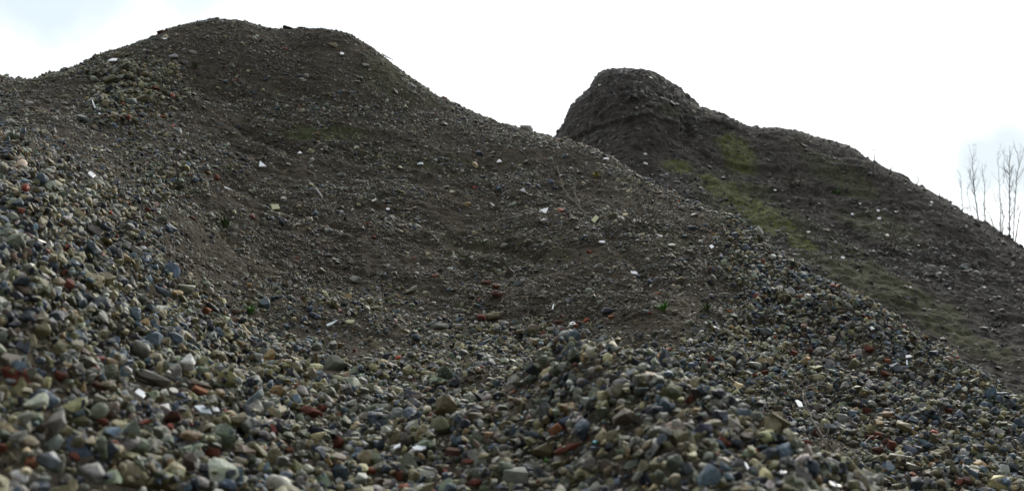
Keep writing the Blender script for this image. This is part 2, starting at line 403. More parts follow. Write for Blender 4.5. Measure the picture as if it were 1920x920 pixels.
# main heap
ridge_main = (ridge_main[0], [y + float(np.interp(x, [-400, 0, 300, 400, 500, 800, 900, 1000, 1060, 1150], [0, 3, 2, 3, 8, 13, 10, 4, 0, -3])) for x, y in zip(*ridge_main)])
pxs = px_axis(-1100, -250, 2170, 3000, 640, 50)
kk = np.concatenate([np.linspace(0, 1, 12, endpoint=False), np.linspace(1, 8.3, 700, endpoint=False), np.linspace(8.3, 10, 40)])
V = sheet(MAIN, {8: ridge_main, 3: crest_main}, pxs, kk)
Pf = V.reshape(-1, 3)
q1, q2, _ = project(Pf)
D0 = density(q1, q2, Pf)
Rr, Cc = V.shape[:2]
wob = fbm(Pf, 1.6, 3, 3) * .085 + fbm(Pf, .45, 3, 9) * .045
lum = vnoise(Pf, .13, 21); lum2 = vnoise(Pf, .055, 22); lum3 = vnoise(Pf, .025, 23)
wob += (1 - D0) * (.013 * np.abs(lum) + .013 * np.maximum(lum2, -.2) + .008 * lum3)
# small erosion steps across the bare soil
st = vnoise(Pf * np.array([.5, 1, 2.2]), .5, 41); wob += (1 - D0) * .007 * sstep(.05, .3, st)
def polydist(pts, a, b):
    best = np.full(len(a), 1e9); side = np.zeros(len(a))
    for (x0_, y0_), (x1_, y1_) in zip(pts[:-1], pts[1:]):
        dx, dy = x1_ - x0_, y1_ - y0_; L2 = dx * dx + dy * dy
        t = np.clip(((a - x0_) * dx + (b - y0_) * dy) / L2, 0, 1)
        d = np.hypot(a - x0_ - t * dx, b - y0_ - t * dy)
        sg = np.sign((b - y0_) * dx - (a - x0_) * dy)
        m = d < best; best = np.where(m, d, best); side = np.where(m, sg, side)
    return best, side
ridge_fade = 1 - sstep(6.9, 7.6, np.repeat(kk, len(pxs)))
wx = q1 + fbm(Pf, .7, 3, 81) * 26; wy = q2 + fbm(Pf, .7, 3, 82) * 16
for pts, wd, dp in [([(340, 120), (390, 185), (460, 250), (560, 285), (700, 292)], 13, .07), ([(430, 345), (560, 402), (690, 455), (770, 492), (870, 505)], 12, .07),
                    ([(560, 130), (640, 175), (760, 215), (860, 235)], 12, .05), ([(700, 385), (790, 430), (900, 478), (1010, 500)], 11, .05), ([(950, 320), (1050, 372), (1140, 455), (1230, 540)], 12, .05),
                    ([(480, 95), (540, 140), (560, 200)], 12, .05), ([(330, 395), (420, 440), (470, 520), (560, 560)], 10, .05), ([(800, 520), (900, 535), (1010, 590)], 10, .05), ([(690, 110), (760, 180), (880, 260)], 12, .05)]:
    d_, sd_ = polydist(pts, wx, wy)
    brk_ = .35 + .65 * sstep(-.2, .25, fbm(Pf, .6, 2, 85))
    wob += ridge_fade * (1 - D0) * brk_ * (-dp * .7 * np.exp(-(d_ / wd) ** 2) + dp * .35 * np.where(sd_ > 0, np.exp(-((d_ - wd * 1.6) / (wd * 1.2)) ** 2), 0))
near = sstep(1.5, 6.0, Pf[:, 1])
wob *= (.35 + .65 * near) * (.55 + .45 * ridge_fade)
nrm = edge_grid(V).reshape(-1, 3); nrm *= np.sign(nrm[:, 2:3] + 1e-9)
Pd = Pf + nrm * wob[:, None]
V = Pd.reshape(Rr, Cc, 3)
nrmV = edge_grid(V); nrmV *= np.sign(nrmV[..., 2:3] + 1e-9)
moss = sstep(.12, .5, fbm(Pf, .9, 4, 55)) * .55
def blob(cx, cy, rx, ry, ang=0):
    a = math.radians(ang); dx, dy = q1 - cx, q2 - cy
    u = dx * math.cos(a) + dy * math.sin(a); v = -dx * math.sin(a) + dy * math.cos(a)
    return 1 - sstep(.5, 1.0, np.sqrt((u / rx) ** 2 + (v / ry) ** 2) + .25 * fbm(Pf, .3, 3, 77))
moss = np.maximum(moss * .5, blob(610, 248, 120, 20, 3) * 1.0)
moss = np.maximum(moss, blob(750, 155, 120, 50, 20) * .5)
moss = np.maximum(moss, blob(800, 300, 160, 25, 12) * .4)
moss = np.maximum(moss, blob(1260, 460, 70, 40, 30) * .45)
moss *= (1 - D0)
heap = grid_object('rubble_heap', V, M_soil, {'moss': moss})
HEAP_V = V; HEAP_N = nrmV

# far heap
pxb = px_axis(300, 960, 2050, 2900, 520, 40)
kb = np.concatenate([np.linspace(0, 1, 20, endpoint=False), np.linspace(1, 5.4, 420, endpoint=False), np.linspace(5.4, 7, 30)])
VB = sheet(BG, {5: ridge_bg}, pxb, kb)
Pb = VB.reshape(-1, 3); q1, q2, _ = project(Pb)
nb = edge_grid(VB).reshape(-1, 3); nb *= np.sign(nb[:, 2:3] + 1e-9)
sl = Pb * np.array([1, .35, 1.0])
wobb = fbm(Pb, 3.2, 3, 5) * .09 + fbm(Pb, 1.0, 4, 6) * .11 + np.abs(vnoise(Pb, .35, 8)) * .055 + np.abs(vnoise(Pb, .16, 18)) * .03 + vnoise(Pb, .08, 19) * .02
# ledges that run diagonally down the slope
led = vnoise(Pb * np.array([.55, .9, 2.0]), 1.1, 44); wobb += .07 * sstep(0, .25, led)
# gully beside the crag
def blob2(cx, cy, rx, ry, ang=0, ns=.3):
    a = math.radians(ang); dx, dy = q1 - cx, q2 - cy
    u = dx * math.cos(a) + dy * math.sin(a); v = -dx * math.sin(a) + dy * math.cos(a)
    return 1 - sstep(.5, 1.0, np.sqrt((u / rx) ** 2 + (v / ry) ** 2) + ns * fbm(Pb, .8, 4, 78))
wobb -= .10 * blob2(1284, 250, 20, 46, -8, .3)
wobb += .15 * blob2(1235, 235, 55, 50, 0, .2)
pass
wobb *= 1 - .8 * sstep(4.3, 5.0, np.repeat(kb, len(pxb))) * (1 - sstep(5.0, 5.5, np.repeat(kb, len(pxb))))
Pb2 = Pb + nb * wobb[:, None]
VB = Pb2.reshape(VB.shape); NB = edge_grid(VB); NB *= np.sign(NB[..., 2:3] + 1e-9)
mb = blob2(1425, 412, 135, 30, 36, .2) * 1.0
for a in [(1375, 290, 60, 34, 40), (1270, 318, 42, 17, 8), (1335, 355, 40, 22, 40), (1500, 470, 60, 22, 30)]:
    mb = np.maximum(mb, blob2(*a) * 1.0)
for a in [(1600, 545, 150, 30, 28), (1730, 575, 120, 18, 30), (1830, 640, 130, 22, 28), (1650, 440, 120, 30, 25), (1240, 225, 40, 25, 20), (1560, 320, 100, 30, 30)]:
    mb = np.maximum(mb, blob2(*a, .6) * .4)
for a in [(1400, 400, 150, 60, 38), (1600, 520, 190, 50, 30), (1760, 610, 190, 42, 30)]:
    mb = np.maximum(mb, blob2(*a, .6) * .45)
mb = np.maximum(mb, sstep(.15, .6, fbm(Pb, 1.8, 5, 56)) * .25)
far = grid_object('far_rubble_heap', VB, M_soil_bg, {'moss': mb})

# ground sheet to the horizon
gm_ = bpy.data.meshes.new('ground')
s_ = 900
gm_.from_pydata([(-s_, -s_, 0), (s_, -s_, 0), (s_, s_, 0), (-s_, s_, 0)], [], [(0, 1, 2, 3)])
gm_.materials.append(M_ground)
go = bpy.data.objects.new('ground', gm_); COL.objects.link(go); go['kind'] = 'structure'

# ------------------------------------------------------------------ rock shapes
def ico(sub):
    bm = bmesh.new(); bmesh.ops.create_icosphere(bm, subdivisions=sub, radius=1)
    v = np.array([x.co[:] for x in bm.verts]); f = [[w.index for w in p.verts] for p in bm.faces]
    bm.free(); return v, f
ICO = {s: ico(s) for s in (1, 2, 3, 4)}
SHAPES = []
def rock_mesh(name, kind, seed, sub, mat):
    """round: softened polyhedron from an icosphere; the others: convex hulls with worn edges"""
    r = np.random.default_rng(seed)
    if kind == 'round':
        v, f = ICO[sub]; d = v / np.linalg.norm(v, axis=1, keepdims=True)
        nn = r.normal(size=(12, 3)); nn /= np.linalg.norm(nn, axis=1, keepdims=True)
        nn = np.concatenate([nn, -nn[:6]]); h = r.uniform(.36, .56, len(nn))
        c = np.maximum(d @ nn.T, 0) / h
        rad = np.minimum((np.sum(c ** 9, axis=1) + 1e-6) ** (-1 / 9), .78)
        rad *= 1 + .07 * vnoise(d + r.uniform(0, 50, 3), .55, seed) + (.03 * vnoise(d + 9, .22, seed + 1) if sub > 2 else 0)
        P = d * rad[:, None]
    else:
        npt = {'angular': 15, 'flat': 14, 'block': 12}[kind]
        p = r.normal(size=(npt, 3)); p /= np.linalg.norm(p, axis=1, keepdims=True)
        p *= r.uniform(.75, 1.0, (npt, 1))
        if kind == 'block':
            p = np.array([(x, y, z) for x in (-1, 1) for y in (-1, 1) for z in (-1, 1)], float) * .8 + r.normal(size=(8, 3)) * .17
        if kind == 'flat': p[:, 2] = np.clip(p[:, 2] * 1.4, -.62, .62)
        bm = bmesh.new()
        for q in p: bm.verts.new(q)
        res = bmesh.ops.convex_hull(bm, input=bm.verts)
        dead = [g for g in res['geom_interior'] + res['geom_unused'] if isinstance(g, bmesh.types.BMVert)]
        bmesh.ops.delete(bm, geom=list(set(dead)), context='VERTS')
        bmesh.ops.dissolve_limit(bm, angle_limit=math.radians(12), verts=bm.verts, edges=bm.edges)
        if sub >= 2:
            bmesh.ops.bevel(bm, geom=list(bm.edges), offset=.055 if sub < 4 else .05, segments=1 if sub == 2 else 2, profile=.6, affect='EDGES')
        bmesh.ops.triangulate(bm, faces=bm.faces)
        if sub >= 3:
            long = [e for e in bm.edges if e.calc_length() > .3]
            bmesh.ops.subdivide_edges(bm, edges=long, cuts=1 if sub == 3 else 2)
            bmesh.ops.triangulate(bm, faces=bm.faces)
        bm.verts.index_update()
        P = np.array([x.co[:] for x in bm.verts]); f = [[w.index for w in q.verts] for q in bm.faces]; bm.free()
        if sub >= 3:
            dn = P / (np.linalg.norm(P, axis=1, keepdims=True) + 1e-9)
            P = P * (1 + .05 * vnoise(P + seed, .5, seed) + .02 * vnoise(P + seed, .2, seed + 3))[:, None]
    P = P - (P.max(0) + P.min(0)) / 2
    P /= (P.max(0) - P.min(0)) if kind != 'round' else (P.max(0) - P.min(0)).max()
    me = bpy.data.meshes.new(name); me.from_pydata(P.tolist(), [], f)
    me.polygons.foreach_set('use_smooth', np.ones(len(f), bool) if kind == 'round' or sub >= 3 else np.zeros(len(f), bool)); me.update()
    if kind != 'round' and sub >= 3: me.set_sharp_from_angle(angle=math.radians(28))
    me.materials.append(mat)
    return me
KINDS = ['round'] * 6 + ['angular'] * 14 + ['flat'] * 5
def rock_collection(name, sub, mat, seed0):
    c = bpy.data.collections.new(name)
    ms = []
    for i, k in enumerate(KINDS):
        me = rock_mesh('rock_shape', k, seed0 + i, sub, mat); ms.append(me)
        o = bpy.data.objects.new('rock_%02d' % i, me); c.objects.link(o)
    return c, ms
C_hi, _ = rock_collection('rocks_fine', 3, M_stone_i, 100)
C_lo, _ = rock_collection('rocks_coarse', 2, M_stone_i, 100)
C_min, _ = rock_collection('rocks_tiny', 1, M_stone_i, 100)
ms_o = [rock_mesh('stone', k, 100 + i, 4, M_stone_o) for i, k in enumerate(KINDS)]

def gn_scatter(name, P, E, S, I, T, coll, label, cat):
    me = bpy.data.meshes.new(name); n = len(P)
    me.vertices.add(n); me.vertices.foreach_set('co', P.reshape(-1).astype(np.float32))
    for nm, ty, arr, key in (('rot', 'FLOAT_VECTOR', E, 'vector'), ('scl', 'FLOAT_VECTOR', S, 'vector'), ('tint', 'FLOAT_COLOR', np.concatenate([T, np.ones((n, 1))], 1), 'color')):
        a = me.attributes.new(nm, ty, 'POINT'); a.data.foreach_set(key, np.ascontiguousarray(arr).reshape(-1).astype(np.float32))
    a = me.attributes.new('idx', 'INT', 'POINT'); a.data.foreach_set('value', I.astype(np.int32))
    me.update()
    o = bpy.data.objects.new(name, me); COL.objects.link(o)
    o['kind'] = 'stuff'; o['label'] = label; o['category'] = cat
    ng = bpy.data.node_groups.new(name, 'GeometryNodeTree')
    ng.interface.new_socket('Geometry', in_out='INPUT', socket_type='NodeSocketGeometry')
    ng.interface.new_socket('Geometry', in_out='OUTPUT', socket_type='NodeSocketGeometry')
    gi = ng.nodes.new('NodeGroupInput'); gout = ng.nodes.new('NodeGroupOutput')
    iop = ng.nodes.new('GeometryNodeInstanceOnPoints')
    ci = ng.nodes.new('GeometryNodeCollectionInfo'); ci.inputs['Collection'].default_value = coll
    ci.inputs['Separate Children'].default_value = True; ci.inputs['Reset Children'].default_value = True
    ng.links.new(gi.outputs[0], iop.inputs['Points']); ng.links.new(ci.outputs[0], iop.inputs['Instance'])
    iop.inputs['Pick Instance'].default_value = True
    def at(nm, ty):
        x = ng.nodes.new('GeometryNodeInputNamedAttribute'); x.data_type = ty; x.inputs['Name'].default_value = nm
        return x.outputs['Attribute']
    ng.links.new(at('idx', 'INT'), iop.inputs['Instance Index'])
    e2r = ng.nodes.new('FunctionNodeEulerToRotation'); ng.links.new(at('rot', 'FLOAT_VECTOR'), e2r.inputs[0])
    ng.links.new(e2r.outputs[0], iop.inputs['Rotation']); ng.links.new(at('scl', 'FLOAT_VECTOR'), iop.inputs['Scale'])
    ng.links.new(iop.outputs[0], gout.inputs[0])
    md = o.modifiers.new('scatter', 'NODES'); md.node_group = ng
    return o

PAL = np.array([(.205, .186, .112), (.30, .272, .170), (.155, .178, .132), (.215, .220, .205), (.100, .138, .180), (.030, .038, .054),
                (.46, .455, .42), (.25, .17, .085), (.105, .075, .055), (.26, .062, .036), (.34, .25, .20), (.62, .62, .60)])
PNAME = ['olive', 'khaki', 'grey-green', 'grey', 'blue-grey', 'dark slate', 'pale grey', 'ochre', 'brown', 'brick-red', 'pinkish', 'white']
PW = np.array([.23, .085, .16, .16, .135, .115, .065, .018, .045, .008, .006, .003]); PW /= PW.sum()
def tints(n, w=PW):
    c = rng.choice(len(PAL), n, p=w)
    t = PAL[c] * np.exp(rng.normal(-.06, .36, (n, 1))) * rng.uniform(.93, 1.07, (n, 3))
    return c, np.clip(t, .01, .85)

def frames(Nn, tilt):
    """random rotations whose local z follows the normals with some tilt"""
    n = len(Nn); z = Nn + rng.normal(size=(n, 3)) * tilt
    z /= np.linalg.norm(z, axis=1, keepdims=True)
    a = rng.normal(size=(n, 3)); x = np.cross(a, z); x /= np.linalg.norm(x, axis=1, keepdims=True)
    y = np.cross(z, x)
    R = np.stack([x, y, z], -1)
    ey = -np.arcsin(np.clip(R[:, 2, 0], -1, 1)); ex = np.arctan2(R[:, 2, 1], R[:, 2, 2]); ez = np.arctan2(R[:, 1, 0], R[:, 0, 0])
    return np.stack([ex, ey, ez], -1), R

def cell_sampler(V, Nv):
    A, B, C_, D_ = V[:-1, :-1], V[:-1, 1:], V[1:, 1:], V[1:, :-1]
    area = .5 * np.linalg.norm(np.cross(C_ - A, D_ - B), axis=-1)
    cen = (A + B + C_ + D_) / 4; nn = Nv[:-1, :-1]
    return area.reshape(-1), cen.reshape(-1, 3), nn.reshape(-1, 3)
def draw_points(V, Nv, weight, n, rows, cols):
    """n random points on the grid's cells by weight"""
    w = weight / weight.sum(); idx = rng.choice(len(w), n, p=w)
    r, c = idx // (cols - 1), idx % (cols - 1)
    u = rng.random(n)[:, None]; v = rng.random(n)[:, None]
    P = (V[r, c] * (1 - u) + V[r, c + 1] * u) * (1 - v) + (V[r + 1, c] * (1 - u) + V[r + 1, c + 1] * u) * v
    return P, Nv[r, c], idx

area, cen, cn = cell_sampler(HEAP_V, HEAP_N)
cpx, cpy, cfw = project(cen)
krow = np.repeat((kk[:-1] + kk[1:]) / 2, Cc - 1)
cD = density(cpx, cpy, cen)
inview = (cpx > -260) & (cpx < 2180) & (cpy < 1080) & (cen[:, 1] > 1.3) & (krow < 8.45)
toc = np.array([0, 0, CAMZ]) - cen; toc /= np.linalg.norm(toc, axis=1, keepdims=True)
facing = (toc * cn).sum(1)
vis = inview & (facing > -.45)
g_w = area * cD * vis
g_area = g_w.sum()

# ---- piled gravel: stones dropped one after another on a height field of offsets
def size_draw(n, med, sig, lo, hi):
    return np.clip(np.exp(rng.normal(math.log(med), sig, n)), lo, hi)
NG = int(min(220000, g_area * 3500))
gP, gN, gi_ = draw_points(HEAP_V, HEAP_N, g_w, NG, Rr, Cc)
gS = size_draw(NG, .0245, .48, .010, .074)
fines = rng.random(NG) < .45; gS[fines] = size_draw(fines.sum(), .0105, .35, .006, .018)
gd = cD[gi_]
gS *= .72 + .28 * sstep(.3, .9, gd)
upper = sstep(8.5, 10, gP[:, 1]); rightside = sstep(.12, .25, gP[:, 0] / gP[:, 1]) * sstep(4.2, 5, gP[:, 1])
gS *= (1 + .12 * upper * (1 - rightside)) * (1 - .12 * rightside)
mp, mq, _ = project(gP)
mound = np.exp(-((mp - 1080) / 170) ** 2 - ((mq - 720) / 90) ** 2); gS *= 1 - .22 * mound
asp = np.stack([np.ones(NG), rng.uniform(.6, .95, NG), rng.uniform(.38, .8, NG)], -1)
order = np.argsort(rng.random(NG) - .25 * (gS > .04) - .45 * fines)
RES = .01
x0, y0 = -7.0, .5
OW, OH = int(14 / RES), int(13.5 / RES)
OFF = np.zeros((OH, OW), np.float32)
goff = np.zeros(NG)
gx = ((gP[:, 0] - x0) / RES); gy = ((gP[:, 1] - y0) / RES)
rad = gS * .40; thick = gS * asp[:, 2]
for i in order:
    r = max(1.0, rad[i] / RES); R_ = int(r) + 1
    cx, cy = int(gx[i]), int(gy[i])
    if cx < R_ or cy < R_ or cx >= OW - R_ - 1 or cy >= OH - R_ - 1: continue
    w = OFF[cy - R_:cy + R_ + 1, cx - R_:cx + R_ + 1]
    o = min(float(w.mean()) * .6 + float(w.max()) * .35, .06)
    t = float(thick[i])
    goff[i] = o + t * .28
    top = o + t * .72
    yy = np.arange(-R_, R_ + 1); m = (yy[:, None] ** 2 + yy[None, :] ** 2) <= r * r
    w[m] = np.maximum(w[m], top)
def offset_at(P):
    cx = np.clip(((P[0] - x0) / RES), 1, OW - 2); cy = np.clip(((P[1] - y0) / RES), 1, OH - 2)
    return float(OFF[int(cy) - 1:int(cy) + 2, int(cx) - 1:int(cx) + 2].mean())
gP = gP + gN * goff[:, None]
ftop = np.array([OFF[min(max(int(b), 0), OH - 1), min(max(int(a), 0), OW - 1)] for a, b in zip(gx, gy)])
expo = (goff + thick * .42) >= ftop - .006
gE, gR = frames(gN, .6)
gc, gT = tints(NG)
w_up = PW.copy(); w_up[[0, 1, 2]] *= 3; w_up[4] *= .4; w_up[6] *= 1.3; w_up /= w_up.sum()
sel_up = (upper > .3) & (mp < 700); gc[sel_up], gT[sel_up] = tints(sel_up.sum(), w_up)
w_r = PW.copy(); w_r[[4, 5, 3]] *= 1.6; w_r /= w_r.sum(); sel_r = (rightside > .5) & (rng.random(NG) < .8); gc[sel_r], gT[sel_r] = tints(sel_r.sum(), w_r)  # more slate and blue-grey on the right, partly to carry its shade in colour
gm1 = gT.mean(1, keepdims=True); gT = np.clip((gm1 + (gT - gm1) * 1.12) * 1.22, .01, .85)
gi_shape = rng.integers(0, len(KINDS), NG)
gpx, gpy, gfw = project(gP)
psize = gS / gfw * F

# ---- soil pebbles and crumbs
s_w = area * (1 - .8 * cD) * vis * (krow > 2.2) * np.clip(cfw, 2, 20) ** -.3
sa = s_w.sum()
NP_ = 56000
pP, pN, pi_ = draw_points(HEAP_V, HEAP_N, s_w * (.3 + sstep(-.1, .4, fbm(cen, .4, 3, 62)) * 1.5), NP_, Rr, Cc)
pS = size_draw(NP_, .0115, .56, .006, .065)
pwt = PW.copy(); pwt[[3, 0, 5]] *= [1.4, 1.5, 1.2]; pwt[9] *= .8; pwt[11] *= 5; pwt[6] *= 2.0; pwt /= pwt.sum()
pc, pT = tints(NP_, pwt); pT *= .98
pE, _ = frames(pN, .3)
pA = np.stack([pS, pS * rng.uniform(.6, .95, NP_), pS * rng.uniform(.4, .75, NP_)], -1)
pP = pP + pN * (pA[:, 2:3] * .15)
NC_ = 150000
mossc = moss.reshape(HEAP_V.shape[:2])[:-1, :-1].reshape(-1)
cl = (1 - .85 * np.clip(mossc * 1.3, 0, 1)) * (.12 + sstep(-.1, .3, fbm(cen, .35, 4, 61)) * 2.0)
cP, cN_, _ = draw_points(HEAP_V, HEAP_N, s_w * cl, NC_, Rr, Cc)
cS = size_draw(NC_, .0105, .48, .005, .045)
cT = np.array([(.101, .082, .057)]) * rng.uniform(.55, 1.5, (NC_, 1)) * rng.uniform(.95, 1.05, (NC_, 3))
cE, _ = frames(cN_, .6)
cA = np.stack([cS, cS * rng.uniform(.6, .95, NC_), cS * rng.uniform(.5, .85, NC_)], -1)

# ---- far heap pebbles
areaB, cenB, cnB = cell_sampler(VB, NB)
bpx, bpy_, _ = project(cenB)
kbr = np.repeat((kb[:-1] + kb[1:]) / 2, len(pxb) - 1)
visB = (bpx > 900) & (bpx < 2400) & (kbr > .15) & (kbr < 5.5)
dB = np.clip(.25 + sstep(-.1, .5, fbm(cenB, 1.6, 4, 91)) * 1.2, 0, 2)
nB = 42000
mbc = mb.reshape(VB.shape[:2])[:-1, :-1].reshape(-1)
wB = areaB * visB * dB * (1 - .88 * np.clip(mbc, 0, 1))
bP, bN, bi_ = draw_points(VB, NB, wB, nB, VB.shape[0], VB.shape[1])
bS = size_draw(nB, .032, .5, .014, .15)
bw = PW.copy(); bw[[3, 4, 6]] *= [2.4, 1.6, 1.6]; bw[11] *= 3; bw[[7, 9, 10]] = .004; bw[[0, 1]] *= .6; bw /= bw.sum()
_, bT = tints(nB, bw); bT = (bT * .6 + bT.mean(1, keepdims=True) * .4) * .62
soilish = rng.random(nB) < .45
bT[soilish] = np.array([(.065, .057, .052)]) * rng.uniform(.6, 1.4, (soilish.sum(), 1))
bE, _ = frames(bN, .35)
bA = np.stack([bS, bS * rng.uniform(.6, .95, nB), bS * rng.uniform(.4, .75, nB)], -1)

# ------------------------------------------------------------------ hand-placed things
bpy.context.view_layer.update()
dg = bpy.context.evaluated_depsgraph_get()
def cast(px, py, which=None):
    u = (px - 960) / F; v = (460 - py) / F
    d = Vector((u, CP - v * SP, SP + v * CP)).normalized(); o = Vector((0, 0, CAMZ))
    best = None
    for ob in ((heap, far) if which is None else (which,)):
        ok, loc, nr, _ = ob.ray_cast(o, d, distance=200)
        if ok and (best is None or (loc - o).length < (best[0] - o).length):
            best = (loc.copy(), (nr if nr.z > 0 else -nr).copy(), ob)
    return best
def spot(px, py, which=None):
    """surface point seen at a photo pixel (searching downwards past the skyline)"""
    for k in range(60):
        h = cast(px, py + k, which)
        if h: break
    P, n, ob = h
    if ob is heap:
        off = offset_at(P)
        # step towards the camera by the pile's thickness so that the thing keeps its pixel
        P = P + n * off
        Y = P.y
        q = unproject(np.array(float(px)), np.array(float(py + k)), np.array(Y - off * 1.5))
        P2 = Vector(q.tolist())
        P = P2 if (P2 - P).length < .25 else P
    return P, n, ob, k
def smooth_normal(px, py, which=None):
    ns = Vector()
    for dx in (-12, 0, 12):
        for dy in (-10, 0, 10):
            h = cast(px + dx, py + dy, which)
            if h: ns += h[1]
    return ns.normalized() if ns.length > 0 else Vector((0, -.4, .9)).normalized()
def tag(o, label, cat, group=None):
    o['label'] = label; o['category'] = cat
    if group: o['group'] = group
    return o
def link_mesh(name, verts, faces, mat, parent=None, smooth=False):
    me = bpy.data.meshes.new(name); me.from_pydata([tuple(v) for v in verts], [], faces)
    if smooth: me.polygons.foreach_set('use_smooth', np.ones(len(faces), bool))
    me.materials.append(mat); me.update()
    o = bpy.data.objects.new(name, me); COL.objects.link(o)
    if parent: o.parent = parent
    return o
CLEAR = []       # (world point, half width) of every hand-placed thing
LM = []          # landmarks: (px, py, phrase)
POLY = {
 'tri': [(-.5, -.35), (.5, -.4), (.02, .5)], 'sliver': [(-.5, .3), (-.32, .5), (.5, -.5), (-.2, -.05)],
 'quad': [(-.5, -.3), (.45, -.36), (.5, .3), (-.38, .38)], 'trap': [(-.5, -.3), (.5, -.22), (.38, .3), (-.25, .28)],
 'pent': [(-.45, -.3), (.25, -.4), (.5, .02), (.3, .38), (-.5, .3)], 'hex': [(-.5, .05), (-.28, -.3), (.2, -.38), (.5, -.05), (.4, .3), (-.15, .36), (-.3, .18)],
 'oval': [(.5 * math.cos(a), .34 * math.sin(a)) for a in np.linspace(0, 2 * math.pi, 14, endpoint=False)],
 'long': [(-.5, -.1), (.48, -.13), (.5, .08), (-.46, .13)], 'upright': [(-.2, -.5), (.2, -.42), (.16, .45), (-.1, .5)],
}
def shard(px, py, w, shape, mat, label, phrase=None, rot=0, lift=.3, tall=1.0, which=None, name='tile_shard', cat='tile shard', face=.45):
    P, n0, ob, k = spot(px, py, which)
    n = smooth_normal(px, py + k, which)
    dist = P.y; W = w * dist / F
    tocam = (Vector((0, 0, CAMZ)) - P).normalized()
    nn = (n * .6 + tocam * .32 + Vector((random.uniform(-.12, .12), 0, .6))).normalized()
    x = Vector((0, 0, 1)).cross(nn).normalized(); x = -x if x.x < 0 else x
    y = nn.cross(x).normalized()
    y = y if y.z > 0 else -y
    foreshort = max(.28, abs(nn.dot(tocam)))
    th = max(.004, W * .10)
    a = math.radians(rot); pts = POLY[shape]
    outer, vs_, fs = [], [], []
    for (u, v) in pts:
        u += random.uniform(-.03, .03); v += random.uniform(-.03, .03)
        uu = u * math.cos(a) - v * math.sin(a); vv = (u * math.sin(a) + v * math.cos(a)) * tall
        outer.append((uu * W, vv * W / foreshort))
    m = len(outer)
    ins = .94
    rings = [(1 / 1, 0), (1, th * .8), (ins, th)]
    for (sc_, hh) in rings:
        for (uu, vv) in outer: vs_.append((uu * sc_, vv * sc_, hh))
    fs.append(list(range(m))[::-1]); fs.append([2 * m + j for j in range(m)])
    for r_ in range(2):
        for j in range(m):
            fs.append([r_ * m + j, r_ * m + (j + 1) % m, (r_ + 1) * m + (j + 1) % m, (r_ + 1) * m + j])
    o = link_mesh(name, vs_, fs, mat)
    M = Matrix((x, y, nn)).transposed()
    if M.determinant() < 0: M = Matrix((x, y, -nn)).transposed()
    o.matrix_world = Matrix.Translation(P + n * (W * lift * .35)) @ M.to_4x4()
    tag(o, label, cat, None); CLEAR.append((P + n * (W * lift * .35), W * .55, W * tall * .55))
    LM.append((px, py, phrase or label))
    return o
WT = 'white tile shard'
